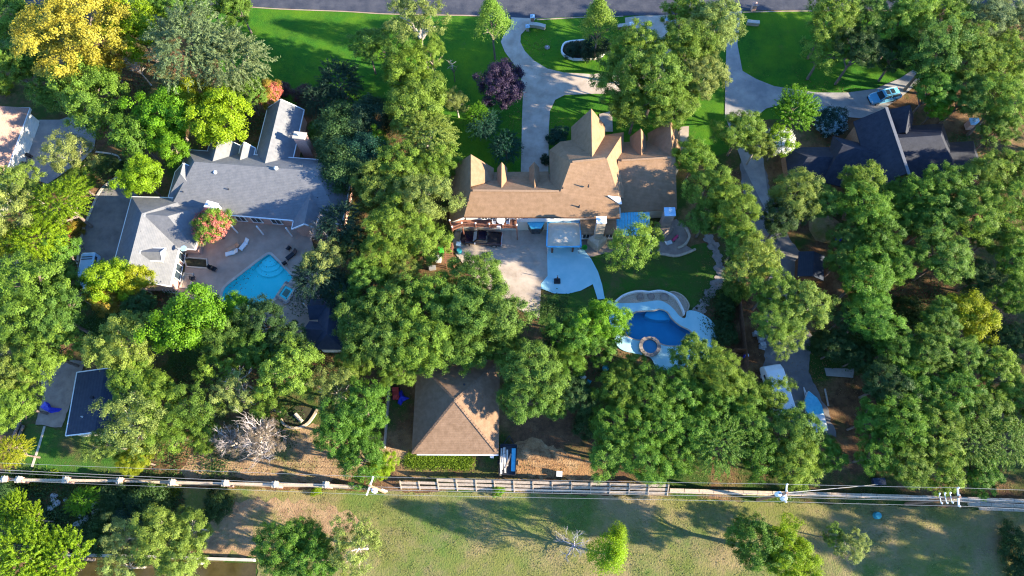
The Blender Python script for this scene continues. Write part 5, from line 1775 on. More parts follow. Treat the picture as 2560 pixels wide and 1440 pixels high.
TREES_NW = 'trees of the north west gardens'
TREES_W = 'trees of the west side'
TREES_C = 'trees of the middle belt'
TREES_N = 'trees of the front lawns'
TREES_E = 'trees of the east wood'
TREES_S = 'trees along the south fence'
TREES_B = 'trees below the fence'
SHR = 'garden shrubs'
for a in [
    # north west
    (20, 40, 70, 'oak', 'oak', 'dark leafy oak in the top left corner', TREES_NW),
    (75, 130, 62, 'oak', 'mid', 'shaded oak left of the golden crown', TREES_NW),
    (25, 165, 58, 'oak', 'oak', 'small oak on the left edge above the rose roofed house', TREES_NW),
    (195, 78, 122, 'oak', 'gold', 'large golden yellow tree in the top left', TREES_NW),
    (268, 165, 42, 'oak', 'gold', 'small bright gold crown at the lower right of the large golden tree', TREES_NW),
    (330, 72, 72, 'maple', 'lime', 'yellow green tree between the golden tree and the feathery grey green trees', TREES_NW),
    (470, 110, 112, 'fine', 'grey', 'feathery grey green tree, left one of the large pair at the top', TREES_NW),
    (572, 150, 92, 'fine', 'grey', 'feathery grey green tree beside the bright front lawn', TREES_NW),
    (425, 10, 52, 'oak', 'green', 'green crown cut by the top edge above the feathery trees', TREES_NW),
    (520, 5, 48, 'oak', 'green', 'small crown at the top edge left of the road end', TREES_NW),
    (592, 14, 46, 'oak', 'mid', 'round crown at the west end of the road', TREES_NW),
    (255, -30, 60, 'oak', 'oak', 'crown reaching in over the top edge behind the golden tree', TREES_NW),
    (135, 225, 62, 'oak', 'mid', 'oak shaded by the golden tree, above the rose roofed house', TREES_NW, .78),
    (225, 235, 92, 'oak', 'oak', 'broad oak hanging over the white driveway at the left', TREES_NW, .78),
    (10, 215, 26, 'shrub', 'yellow', 'lemon yellow shrub on the left edge above the rose roof', SHR),
    (335, 160, 34, 'dead', 'pale', 'brown half dead tree between the golden and feathery trees', TREES_NW),
    (480, 245, 55, 'maple', 'yellow', 'yellow topped tree above the lime tree by the grey roof', TREES_NW),
    (545, 295, 74, 'maple', 'lime', 'lime yellow tree touching the pointed gable of the grey roof', TREES_NW),
    (410, 280, 68, 'maple', 'vivid', 'bright green tree left of the lime yellow tree', TREES_NW),
    (335, 335, 58, 'maple', 'green', 'green tree above the dark driveway bend', TREES_NW),
    (420, 355, 52, 'maple', 'vivid', 'green crown just left of the grey roof corner', TREES_NW),
    (350, 440, 54, 'maple', 'lime', 'round lime tree at the head of the dark driveway', TREES_NW),
    (608, 225, 50, 'oak', 'mid', 'green crown at the foot of the feathery trees near the red shrub', TREES_NW),
    (290, 420, 22, 'shrub', 'dark', 'dark shrub inside the driveway curve', SHR),
    # west
    (175, 385, 64, 'open', 'pale', 'pale yellow green tree standing in the white driveway', TREES_W, .72),
    (195, 455, 46, 'oak', 'oak', 'small oak south of the pale tree in the white driveway', TREES_W, .72),
    (30, 455, 62, 'oak', 'olive', 'olive tree below the rose roofed house', TREES_W),
    (150, 508, 72, 'fine', 'lime', 'feathery lime tree beside the dark driveway', TREES_W),
    (40, 525, 72, 'open', 'pale', 'pale tree with bare white limbs on the left edge', TREES_W),
    (95, 600, 62, 'fine', 'lime', 'low feathery lime tree left of the parked van', TREES_W),
    (20, 605, 44, 'oak', 'yellow', 'yellow green crown cut by the left edge', TREES_W),
    (150, 625, 40, 'maple', 'green', 'small green tree left of the red shrub by the driveway', TREES_W),
    (188, 568, 26, 'shrub', 'rust', 'rusty olive shrub beside the driveway kerb', SHR),
    (178, 608, 20, 'shrub', 'red', 'small red shrub beside the driveway kerb', SHR),
    (45, 655, 30, 'dead', 'pale', 'small dead brown tree near the left edge', TREES_W),
    (70, 715, 84, 'oak', 'oak', 'broad oak on the left below the dead brown tree', TREES_W),
    (150, 705, 50, 'oak', 'mid', 'oak between the broad oak and the yellow green tree by the garage', TREES_W),
    (35, 800, 82, 'oak', 'oak', 'large oak on the left edge beside the darker oaks', TREES_W),
    (140, 790, 76, 'oak', 'mid', 'dense oak west of the olive yellow round tree', TREES_W),
    (190, 740, 28, 'dead', 'pale', 'small bare tree near the tail of the parked van', TREES_W),
    (110, 880, 72, 'oak', 'oak', 'oak above the slate roofed workshop pad', TREES_W),
    (30, 920, 68, 'oak', 'olive', 'olive oak on the left edge beside the workshop pad', TREES_W),
    (35, 1010, 62, 'oak', 'oak', 'oak on the left edge below the olive oak', TREES_W),
    (272, 702, 58, 'maple', 'lime', 'yellow green tree overhanging the parked van', TREES_W),
    (330, 700, 44, 'maple', 'yellow', 'yellow tree at the corner of the grey garage', TREES_W),
    (260, 745, 42, 'maple', 'rust', 'rust tinged yellow crown south of the parked van', TREES_W),
    (300, 860, 80, 'oak', 'olive', 'round olive yellow tree above the slate roofed workshop', TREES_W),
    (345, 770, 44, 'oak', 'dark', 'dark tree in the shade south of the garage', TREES_W),
    (470, 800, 86, 'maple', 'vivid', 'large vivid green tree below the diamond pool', TREES_W),
    (590, 770, 38, 'maple', 'vivid', 'vivid green tree leaning over the diamond pool', TREES_W),
    (400, 840, 46, 'oak', 'green', 'green tree left under the large vivid green tree', TREES_W),
    (560, 835, 62, 'oak', 'mid', 'mid green tree right of the large vivid green tree', TREES_W),
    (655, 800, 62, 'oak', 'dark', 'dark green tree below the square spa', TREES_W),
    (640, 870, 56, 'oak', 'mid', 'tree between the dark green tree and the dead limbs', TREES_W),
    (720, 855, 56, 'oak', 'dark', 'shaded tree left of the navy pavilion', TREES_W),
    (545, 915, 56, 'open', 'oak', 'loose crown below the large vivid green tree', TREES_W),
    (325, 955, 62, 'oak', 'oak', 'oak right of the slate roofed workshop', TREES_W),
    (330, 1060, 82, 'open', 'pale', 'pale loose oak at the south east corner of the workshop', TREES_W),
    (265, 1110, 52, 'open', 'olive', 'small pale tree south of the workshop', TREES_W),
    (395, 1000, 62, 'oak', 'oak', 'oak east of the workshop in the middle of the grove', TREES_W),
    (420, 1085, 62, 'open', 'oak', 'loose oak near the pillared wall', TREES_W),
    (335, 1150, 42, 'oak', 'yellow', 'yellow green tree touching the pillared wall', TREES_W),
    (480, 1015, 66, 'open', 'mid', 'thin mid green tree left of the bleached dead tree', TREES_W),
    (510, 1085, 44, 'oak', 'oak', 'small oak just left of the fallen bleached tree', TREES_W),
    (590, 945, 60, 'bare', 'pale', 'bare white limbed tree in the west grove', TREES_W),
    (590, 985, 58, 'open', 'pale', 'pale leafy tree around the bare white limbs', TREES_W),
    (720, 925, 78, 'oak', 'oak', 'green oak south of the navy pavilion', TREES_W),
    (665, 1010, 52, 'open', 'oak', 'loose oak above the bleached dead tree', TREES_W),
    (650, 1095, 88, 'dead', 'pale', 'large bleached dead tree with tangled branches near the pillared wall', TREES_W),
    (570, 1100, 58, 'dead', 'pale', 'smaller grey white dead tree leaning left beside the large one', TREES_W),
    # middle belt
    (1040, 40, 76, 'open', 'pale', 'pale tree reaching over the road in the middle of the top edge', TREES_C, 1.6),
    (975, 105, 62, 'open', 'mid', 'thin shaded tree beside the bright lawn patch', TREES_C, 1.15),
    (915, 110, 46, 'open', 'mid', 'small tree at the edge of the bright lawn patch', TREES_C, 1.15),
    (1075, 130, 48, 'open', 'oak', 'loose oak below the pale tree at the road', TREES_C, 1.15),
    (1020, 185, 72, 'oak', 'oak', 'uppermost yellow green crown of the tall middle belt', TREES_C, 0.85),
    (1045, 262, 76, 'oak', 'oak', 'second crown from the top in the tall middle belt', TREES_C, 0.82),
    (1070, 340, 76, 'fine', 'olive', 'olive feathery crown in the tall middle belt', TREES_C, 0.8),
    (1090, 415, 58, 'oak', 'oak', 'crown beside the west gable of the tan roof', TREES_C, 0.85),
    (1000, 420, 72, 'oak', 'oak', 'crown of the middle belt level with the tan roof ridge', TREES_C, 0.8),
    (950, 480, 66, 'oak', 'olive', 'olive crown right of the grey roof east end', TREES_C, 0.85),
    (1055, 500, 72, 'oak', 'pale', 'pale crown left of the tan roof south west corner', TREES_C),
    (985, 560, 76, 'oak', 'oak', 'broad crown between the two houses south of their roofs', TREES_C),
    (1055, 590, 66, 'oak', 'oak', 'crown touching the red deck and parked black pickup', TREES_C),
    (960, 640, 60, 'oak', 'oak', 'crown left of the slatted arbour in the middle belt', TREES_C),
    (1010, 670, 52, 'oak', 'olive', 'small olive crown just below the broad crown between the houses', TREES_C),
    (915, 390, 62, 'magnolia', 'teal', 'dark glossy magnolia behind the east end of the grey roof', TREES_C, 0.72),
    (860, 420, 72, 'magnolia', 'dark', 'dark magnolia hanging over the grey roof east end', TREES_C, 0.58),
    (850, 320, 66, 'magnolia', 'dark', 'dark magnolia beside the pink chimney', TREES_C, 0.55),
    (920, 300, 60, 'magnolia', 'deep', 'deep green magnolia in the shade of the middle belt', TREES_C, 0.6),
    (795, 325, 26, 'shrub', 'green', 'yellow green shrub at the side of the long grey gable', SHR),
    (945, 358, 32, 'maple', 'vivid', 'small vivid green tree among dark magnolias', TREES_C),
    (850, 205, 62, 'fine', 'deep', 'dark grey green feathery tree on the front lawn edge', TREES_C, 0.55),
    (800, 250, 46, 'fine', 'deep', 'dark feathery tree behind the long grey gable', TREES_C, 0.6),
    (765, 240, 34, 'shrub', 'wine', 'dark wine coloured shrub behind the long grey gable', SHR),
    (810, 650, 62, 'open', 'pale', 'pale topped tree beside the diamond pool east corner', TREES_C),
    (790, 690, 62, 'fine', 'deep', 'dark shrubby tree under the pale topped tree by the pool', TREES_C),
    (845, 725, 48, 'fine', 'deep', 'dark tree just above the navy pavilion', TREES_C),
    (805, 575, 52, 'dead', 'pale', 'bleached curly dead tree at the grey roof south east corner', TREES_C),
    (850, 555, 60, 'fine', 'deep', 'dark tree behind the bleached curly dead tree', TREES_C),
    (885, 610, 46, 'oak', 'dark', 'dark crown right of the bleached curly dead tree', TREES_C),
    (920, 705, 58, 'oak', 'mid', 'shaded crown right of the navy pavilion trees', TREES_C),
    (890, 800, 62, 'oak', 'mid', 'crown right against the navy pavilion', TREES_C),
    (980, 765, 76, 'oak', 'mid', 'broad crown in the middle of the picture left part', TREES_C),
    (1075, 745, 72, 'oak', 'oak', 'crown below the rusty brown slatted arbour', TREES_C),
    (1196, 700, 74, 'oak', 'mid', 'leafy crown overhanging the rear driveway', TREES_C),
    (1160, 775, 82, 'oak', 'mid', 'broad dense crown south of the leafy driveway tree', TREES_C),
    (1240, 790, 82, 'oak', 'mid', 'broad crown at the south end of the rear driveway', TREES_C),
    (955, 855, 72, 'oak', 'mid', 'crown south of the broad middle crown', TREES_C),
    (1045, 855, 82, 'oak', 'oak', 'crown left above the brown pyramid roof', TREES_C),
    (1150, 865, 66, 'oak', 'mid', 'crown touching the top of the brown pyramid roof', TREES_C),
    (990, 920, 50, 'oak', 'oak', 'crown at the top left corner of the brown pyramid roof', TREES_C),
    (890, 905, 50, 'oak', 'oak', 'crown right of the oak south of the pavilion', TREES_C),
    (1260, 870, 46, 'oak', 'mid', 'crown at the top right corner of the brown pyramid roof', TREES_C),
    (835, 975, 66, 'open', 'pale', 'pale open crown left of the brown pyramid garage yard', TREES_C),
    (905, 1025, 72, 'oak', 'green', 'bright green tree left of the yard by the brown pyramid roof', TREES_C),
    (850, 1075, 72, 'oak', 'green', 'green tree right of the bleached dead tree', TREES_C),
    (900, 1140, 66, 'oak', 'green', 'green tree just above the wooden utility pole', TREES_C),
    (955, 1165, 38, 'oak', 'lime', 'lime tinged crown at the utility pole near the pyramid roof', TREES_C),
    (1340, 930, 76, 'oak', 'mid', 'crown right of the brown pyramid roof upper part', TREES_C),
    (1305, 1000, 58, 'oak', 'mid', 'crown overlapping the right side of the brown pyramid roof', TREES_C),
    (1380, 1005, 50, 'oak', 'mid', 'crown east of the brown pyramid roof and its neighbour', TREES_C),
    # front lawns
    (670, 232, 34, 'maple', 'rust', 'pink red crape myrtle at the tip of the long grey gable', SHR, .8, (.55, .16, .12)),
    (703, 226, 24, 'shrub', 'wine', 'dark red shrub right of the pink crape myrtle', SHR),
    (1230, 45, 48, 'cone', 'oak', 'upright leafy tree where the looping driveway leaves the road', TREES_N, 1.5),
    (1255, 210, 58, 'maple', 'purple', 'dark purple plum tree beside the looping driveway', TREES_N, .75),
    (1130, 160, 22, 'bare', 'oak', 'thin sapling on the lawn left of the purple tree', TREES_N),
    (1140, 252, 36, 'open', 'pale', 'small pale tree on the lawn below the thin sapling', TREES_N, .8),
    (1193, 285, 32, 'fine', 'vivid', 'small bright green palm like tree on the shaded lawn', TREES_N, .8),
    (1210, 310, 44, 'fine', 'teal', 'low dark shrub around the small bright tree', SHR, .6),
    (1265, 368, 42, 'fine', 'teal', 'round dark shrub in front of the tan roofed dormers', SHR, .6),
    (1497, 52, 52, 'cone', 'oak', 'tall spire shaped tree in the ringed front bed', TREES_N, 1.35),
    (1490, 122, 38, 'shrub', 'deep', 'deep green shrub inside the white bed ring', SHR),
    (1435, 126, 22, 'shrub', 'deep', 'low dark plants at the left end of the ringed bed', SHR),
    (1560, 185, 72, 'oak', 'mid', 'crown at the left of the big group behind the tan roof', TREES_N),
    (1600, 115, 62, 'oak', 'oak', 'crown near the pale gate wall in the big front group', TREES_N, 1.3),
    (1640, 190, 82, 'oak', 'oak', 'broad middle crown of the big front group', TREES_N, 1.25),
    (1590, 265, 62, 'oak', 'oak', 'crown just above the pointed tan gables', TREES_N),
    (1690, 255, 66, 'oak', 'oak', 'crown at the lower right of the big front group', TREES_N),
    (1750, 190, 66, 'oak', 'pale', 'pale crown beside the straight east driveway', TREES_N, 1.2),
    (1720, 110, 66, 'oak', 'oak', 'crown right of the gate wall in the big front group', TREES_N, 1.3),
    (1790, 60, 66, 'oak', 'pale', 'pale crown over the road beside the straight driveway', TREES_N, 1.4),
    (1715, 25, 50, 'oak', 'oak', 'crown over the road left of the pale one', TREES_N, 1.4),
    (1395, 342, 30, 'shrub', 'teal', 'dark shrub left of the tallest tan gable', SHR),
    (1365, 400, 14, 'shrub', 'deep', 'round clipped shrub at the end of the looping driveway', SHR),
    (1735, 395, 52, 'oak', 'oak', 'crown hiding the east end of the tan roof', TREES_N),
    (1850, 325, 58, 'oak', 'oak', 'crown right of the straight driveway end', TREES_N),
    (1895, 360, 42, 'oak', 'olive', 'small crown between driveway and dark roofed house', TREES_N),
    (1948, 352, 38, 'maple', 'lime', 'yellow green tree with white tips west of the dark roof', TREES_N, 1, (.75, .75, .70)),
    (1990, 272, 56, 'juniper', 'vivid', 'upright bright green conifer inside the curved driveway', TREES_N),
    (2075, 305, 40, 'shrub', 'teal', 'dark glossy shrub with pale flowers at the dark roofed house', SHR, 1, (.35, .55, .62)),
    (2062, 122, 60, 'open', 'oak', 'free standing tree with visible trunk on the east front lawn', TREES_N),
    (2150, 115, 58, 'oak', 'dark', 'shaded tree with leaning trunk right of the free standing one', TREES_N, 1.3),
    (2085, 28, 66, 'oak', 'oak', 'crown over the road end at the right', TREES_N, 1.4),
    (2185, 35, 62, 'oak', 'mid', 'crown on the top edge above the shaded leaning tree', TREES_N, 1.4),
    (2275, 40, 66, 'oak', 'oak', 'top edge crown third from the road end', TREES_N, 1.4),
    (2250, 130, 56, 'oak', 'dark', 'dark crown over the end of the east lawn', TREES_N),
    # east side of the tan house and back lawn
    (1775, 470, 58, 'oak', 'oak', 'crown right of the tan roof stone chimney', TREES_C, 1.3),
    (1840, 520, 66, 'oak', 'oak', 'crown above the flagstone path', TREES_C, 1.3),
    (1765, 545, 52, 'oak', 'mid', 'shaded crown at the east end of the terrace', TREES_C),
    (1850, 600, 50, 'oak', 'oak', 'crown right of the flagstone path top', TREES_C, 1.3),
    (1885, 650, 66, 'oak', 'olive', 'olive crown right of the flagstone path', TREES_C, 1.3),
    (1930, 720, 60, 'oak', 'oak', 'crown right of the path below the olive crown', TREES_C, 1.3),
    (2020, 755, 66, 'oak', 'olive', 'olive crown over the shaded gravel drive', TREES_C, 1.3),
    (1945, 800, 58, 'oak', 'oak', 'crown over the brown wooden fence', TREES_C, 1.3),
    (1970, 850, 44, 'open', 'olive', 'small olive crown hanging over the gravel drive', TREES_C, 1.25),
    (1575, 615, 66, 'open', 'oak', 'single airy tree on the back lawn beside the white court', TREES_C),
    (1620, 600, 46, 'open', 'oak', 'airy crown over the stone terrace beside the single lawn tree', TREES_C),
    (1506, 806, 66, 'oak', 'vivid', 'bright lime topped tree beside the deep blue pool', TREES_C),
    (1440, 830, 66, 'oak', 'green', 'green tree left of the lime topped pool tree', TREES_C),
    (1500, 860, 50, 'oak', 'green', 'green tree below the lime topped pool tree', TREES_C),
    (1738, 888, 60, 'oak', 'oak', 'tree overhanging the right end of the white pool deck', TREES_C, 1.3),
    (1795, 925, 56, 'oak', 'oak', 'tree right below the white pool deck end', TREES_C, 1.3),
    (1395, 840, 40, 'oak', 'dark', 'dark crown on the shaded side lawn', TREES_C),
    (1425, 905, 52, 'oak', 'green', 'green crown between pyramid roof trees and the deep pool', TREES_C),
    (1815, 768, 30, 'shrub', 'dark', 'dark shrub between flagstone path end and the brown board fence', SHR),
    (1812, 832, 34, 'shrub', 'dark', 'dark shrub right of the white pool deck', SHR),
    (1835, 730, 36, 'shrub', 'mid', 'shrub under the crowns right of the flagstone path', SHR),
    # south fence block
    (1570, 930, 48, 'oak', 'oak', 'crown directly below the round spa', TREES_S),
    (1545, 985, 60, 'oak', 'oak', 'crown below the pool deck left of centre', TREES_S),
    (1625, 985, 62, 'oak', 'green', 'crown below the pool deck tip', TREES_S),
    (1705, 975, 62, 'oak', 'green', 'crown below the tree over the pool deck end', TREES_S),
    (1735, 1012, 30, 'maple', 'lime', 'small lime yellow tree among dark crowns by the south fence', TREES_S),
    (1790, 1000, 54, 'oak', 'green', 'crown right of the small lime yellow tree', TREES_S),
    (1540, 1060, 62, 'oak', 'green', 'crown above the orange leaf patch end', TREES_S),
    (1650, 1055, 70, 'oak', 'green', 'crown left below the small lime yellow tree', TREES_S),
    (1745, 1075, 66, 'oak', 'green', 'crown just under the small lime yellow tree', TREES_S),
    (1525, 1135, 62, 'oak', 'green', 'leftmost crown of the row at the rail fence', TREES_S),
    (1610, 1145, 62, 'oak', 'green', 'second crown of the row at the rail fence', TREES_S),
    (1690, 1140, 58, 'oak', 'green', 'third crown of the row at the rail fence', TREES_S),
    (1800, 1110, 72, 'fine', 'mid', 'feathery crown near the right end of the rail fence', TREES_S),
    (1870, 1050, 60, 'oak', 'green', 'crown left of the white motorhome', TREES_S),
    (1855, 975, 54, 'oak', 'oak', 'crown right of the blue bin fence corner', TREES_S),
    (1930, 990, 50, 'oak', 'oak', 'crown half covering the white motorhome', TREES_S),
    (1985, 1080, 66, 'oak', 'mid', 'crown left of the white boat under trees', TREES_S),
    (1900, 1140, 60, 'oak', 'green', 'crown at the fence left of the middle utility pole', TREES_S),
    (1990, 1160, 62, 'oak', 'oak', 'crown above the middle utility pole', TREES_S),
    (2060, 1130, 50, 'oak', 'green', 'crown right of the middle utility pole row', TREES_S),
    (1470, 1060, 40, 'shrub', 'dark', 'dark shrub behind the orange leaf patch', SHR),
    (1440, 990, 52, 'oak', 'dark', 'dark shaded crown above the orange leaf patch', TREES_S),
    # east wood
    (1992, 482, 66, 'oak', 'olive', 'olive crown below the west end of the dark roof', TREES_E, 1.22),
    (1960, 540, 56, 'oak', 'dark', 'dark crown left of the navy garden shed drive', TREES_E, 1.22),
    (2050, 500, 52, 'oak', 'mid', 'crown above the blue bin in the east wood', TREES_E, 1.22),
    (2158, 464, 62, 'oak', 'oak', 'crown under the middle of the dark roof', TREES_E, 1.22),
    (2165, 525, 66, 'oak', 'green', 'crown right of the brown soil mound', TREES_E, 1.22),
    (2228, 492, 46, 'oak', 'green', 'small crown at the south valley of the dark roof', TREES_E, 1.22),
    (2200, 600, 60, 'oak', 'green', 'crown right of the navy garden shed', TREES_E, 1.22),
    (2130, 595, 50, 'oak', 'mid', 'crown just right of the blue bin', TREES_E, 1.22),
    (2293, 490, 60, 'oak', 'green', 'crown below the east part of the dark roof', TREES_E, 1.22),
    (2373, 474, 66, 'oak', 'green', 'crown below the east annex of the dark roof', TREES_E, 1.22),
    (2455, 445, 62, 'oak', 'oak', 'crown right below the dark roof annex', TREES_E, 1.22),
    (2530, 420, 56, 'oak', 'oak', 'crown on the right edge level with the dark roof', TREES_E, 1.22),
    (2525, 510, 66, 'oak', 'oak', 'crown on the right edge below the dark roof level', TREES_E, 1.22),
    (2440, 530, 70, 'oak', 'oak', 'broad crown one in from the right edge below the dark roof', TREES_E, 1.22),
    (2340, 545, 62, 'oak', 'mid', 'shaded crown in the middle of the east wood top', TREES_E, 1.22),
    (2270, 545, 50, 'oak', 'green', 'crown between garden shed trees and the shaded middle crown', TREES_E, 1.22),
    (2365, 640, 66, 'oak', 'mid', 'round crown above the yellow green tree in the east wood', TREES_E, 1.22),
    (2250, 660, 58, 'oak', 'green', 'crown left of the dark forest clearing', TREES_E, 1.22),
    (2165, 690, 70, 'oak', 'green', 'broad crown right of the gravel drive bend', TREES_E, 1.22),
    (2105, 650, 50, 'oak', 'mid', 'crown just under the navy garden shed', TREES_E, 1.22),
    (2175, 790, 64, 'oak', 'green', 'crown left beside the open dark clearing', TREES_E, 1.22),
    (2120, 790, 46, 'oak', 'dark', 'dark crown right of the olive drive crown', TREES_E, 1.22),
    (2425, 790, 66, 'maple', 'yellow', 'bright yellow green tree in the east wood', TREES_E, .95),
    (2350, 800, 52, 'oak', 'mid', 'crown left against the bright yellow green tree', TREES_E, 1.22),
    (2545, 640, 52, 'oak', 'green', 'right edge crown above the darkest gap', TREES_E, 1.22),
    (2540, 740, 52, 'oak', 'green', 'right edge crown level with the yellow green tree', TREES_E, 1.22),
    (2240, 865, 56, 'oak', 'green', 'crown below the open dark clearing', TREES_E, 1.22),
    (2320, 880, 62, 'oak', 'mid', 'crown left below the yellow green tree', TREES_E, 1.22),
    (2400, 890, 56, 'oak', 'mid', 'crown directly below the yellow green tree', TREES_E, 1.22),
    (2500, 930, 62, 'oak', 'oak', 'right side crown below the darkest gap', TREES_E, 1.22),
    (2220, 960, 62, 'oak', 'dark', 'dark crown right of the concrete slab', TREES_E, 1.22),
    (2300, 975, 62, 'oak', 'green', 'crown two right of the concrete slab', TREES_E, 1.22),
    (2390, 980, 66, 'oak', 'green', 'broad crown in the lower east wood middle', TREES_E, 1.22),
    (2540, 1010, 50, 'oak', 'oak', 'right edge crown in the lower east wood', TREES_E, 1.22),
    (2465, 1030, 62, 'oak', 'oak', 'crown beside the lower right edge crown', TREES_E, 1.22),
    (2180, 1050, 52, 'oak', 'green', 'crown right of the grey post by the gravel drive end', TREES_E, 1.22),
    (2260, 1060, 66, 'oak', 'green', 'crown above the power line right of the drive end', TREES_E, 1.22),
    (2350, 1070, 66, 'oak', 'oak', 'crown above the insulator pole left part', TREES_E, 1.22),
    (2430, 1110, 66, 'fine', 'mid', 'feathery crown above the insulator pole right part', TREES_E, 1.22),
    (2510, 1110, 62, 'fine', 'mid', 'feathery crown at the lower right edge', TREES_E, 1.22),
    (2200, 1135, 58, 'oak', 'green', 'crown at the power line between the two right poles', TREES_E, 1.22),
    (2280, 1155, 62, 'oak', 'oak', 'crown over the low wall left of the insulator pole', TREES_E, 1.22),
    (2360, 1170, 58, 'oak', 'oak', 'crown over the low wall at the insulator pole', TREES_E, 1.22),
    (2455, 1185, 52, 'oak', 'green', 'crown over the low wall right of the insulator pole', TREES_E, 1.22),
    (2345, 120, 76, 'oak', 'mid', 'broad crown right of the dark lawn end crown', TREES_E, 1.22),
    (2365, 25, 66, 'oak', 'oak', 'top edge crown fourth from the road end', TREES_E, 1.22),
    (2455, 40, 70, 'oak', 'grey', 'greyish top edge crown near the right corner', TREES_E, 1.22),
    (2540, 50, 62, 'oak', 'grey', 'greyish crown in the top right corner', TREES_E, 1.22),
    (2430, 140, 72, 'oak', 'oak', 'broad crown below the greyish top crowns', TREES_E, 1.22),
    (2520, 150, 66, 'oak', 'oak', 'right edge crown below the corner crown', TREES_E, 1.22),
    (2340, 215, 56, 'oak', 'green', 'crown over the east driveway end', TREES_E, 1.22),
    (2420, 235, 60, 'oak', 'mid', 'crown right of the car behind the driveway end', TREES_E, 1.22),
    (2510, 250, 66, 'oak', 'oak', 'right edge crown level with the sky tinted white car', TREES_E, 1.22),
    (2345, 265, 34, 'maple', 'vivid', 'bright green lower crown above the dark roof', TREES_E, 1.22),
    (2500, 320, 46, 'oak', 'mid', 'crown right of the dark roof chimney', TREES_E, 1.22),
    (2095, 868, 46, 'oak', 'dark', 'dark low crown above the concrete slab', TREES_E),
    (2150, 890, 42, 'oak', 'dark', 'dark low crown at the upper right of the concrete slab', TREES_E),
    (2050, 860, 34, 'shrub', 'dark', 'dark shrub beside the gravel drive above the slab', SHR),
    (2488, 592, 54, 'oak', 'mid', 'crown left of the right edge between two bright edge crowns', TREES_E),
    (2455, 690, 46, 'oak', 'dark', 'dark crown just above right of the yellow green tree', TREES_E),
    (2525, 850, 44, 'oak', 'dark', 'dark crown in the gap at the right edge below the yellow green tree', TREES_E),
    (2270, 775, 40, 'shrub', 'dark', 'dark shrub in the open clearing of the east wood', SHR),
    # below the fence
    (28, 1130, 44, 'fine', 'yellow', 'yellow green bushy tree at the left end of the pillared wall', TREES_B),
    (30, 1270, 42, 'juniper', 'lime', 'lime conifer top near the lower left edge', TREES_B),
    (75, 1300, 38, 'juniper', 'lime', 'small lime conifer below the rocky bank', TREES_B),
    (60, 1390, 82, 'juniper', 'lime', 'large bright lime conifer in the bottom left corner', TREES_B),
    (150, 1400, 72, 'juniper', 'lime', 'bright lime conifer right of the corner conifer', TREES_B),
    (20, 1225, 36, 'shrub', 'dark', 'dark shrub under the left end of the power line', SHR),
    (205, 1252, 36, 'fine', 'vivid', 'bright green fern like shrub on the bank', SHR, .6),
    (290, 1255, 52, 'shrub', 'dark', 'dark green bank shrub left of the pillar', SHR),
    (370, 1255, 56, 'shrub', 'dark', 'dark green bank shrub under the second tall pillar', SHR),
    (330, 1300, 52, 'shrub', 'deep', 'deep green bank shrub above the pale creek trees', SHR),
    (230, 1345, 46, 'shrub', 'dark', 'dark shrub on the rocky bank bottom', SHR),
    (545, 1262, 42, 'shrub', 'dark', 'dark round shrub on the bare meadow edge', SHR),
    (300, 1345, 52, 'open', 'pale', 'pale tree with bare twigs beside the creek', TREES_B),
    (300, 1420, 52, 'open', 'pale', 'pale tree in front of the creek wall', TREES_B),
    (400, 1345, 66, 'oak', 'olive', 'olive tree leaning over the creek wall', TREES_B),
    (470, 1320, 52, 'oak', 'olive', 'olive tree beside the bare meadow patch', TREES_B),
    (450, 1410, 62, 'oak', 'olive', 'olive tree standing in the creek', TREES_B),
    (700, 1375, 70, 'oak', 'green', 'green tree at the bottom right of the creek wall', TREES_B),
    (780, 1400, 66, 'oak', 'green', 'green tree at the bottom edge in the middle left', TREES_B),
    (885, 1370, 76, 'open', 'pale', 'pale feathery tree on the meadow at the bottom', TREES_B),
    (760, 1345, 52, 'oak', 'green', 'green crown at the top of the bottom meadow group', TREES_B),
    (792, 1228, 13, 'shrub', 'lime', 'tiny lime shrub at the foot of the pillared wall', SHR),
    (1245, 1227, 17, 'shrub', 'vivid', 'small bright shrub at the rail fence', SHR),
    (1525, 1385, 58, 'cone', 'lime', 'upright lime green tree on the meadow at the bottom', TREES_B),
    (1545, 1335, 32, 'cone', 'lime', 'pointed lime top behind the upright meadow tree', TREES_B),
    (1435, 1362, 48, 'deadgrey', 'pale', 'grey leafless shrub on the meadow', SHR),
    (1895, 1360, 72, 'oak', 'green', 'left crown of the dense pair on the meadow at the right', TREES_B),
    (1975, 1385, 72, 'oak', 'lime', 'yellow green right crown of the dense pair on the meadow', TREES_B),
    (2085, 1340, 30, 'open', 'mid', 'small shaded tree left of the pale meadow tree', TREES_B),
    (2130, 1365, 40, 'open', 'pale', 'small pale tree on the shaded meadow', TREES_B),
    (2530, 1360, 40, 'shrub', 'dark', 'dark shrub at the lower right edge', SHR),
    (2545, 1420, 36, 'shrub', 'dark', 'dark shrub in the bottom right corner', SHR),
]:
    tree(*a)
tree(528, 564, 46, 'maple', 'oak', 'pink flowering crape myrtle in the corner between grey roof and garage', SHR, .75, (.50, .16, .13))
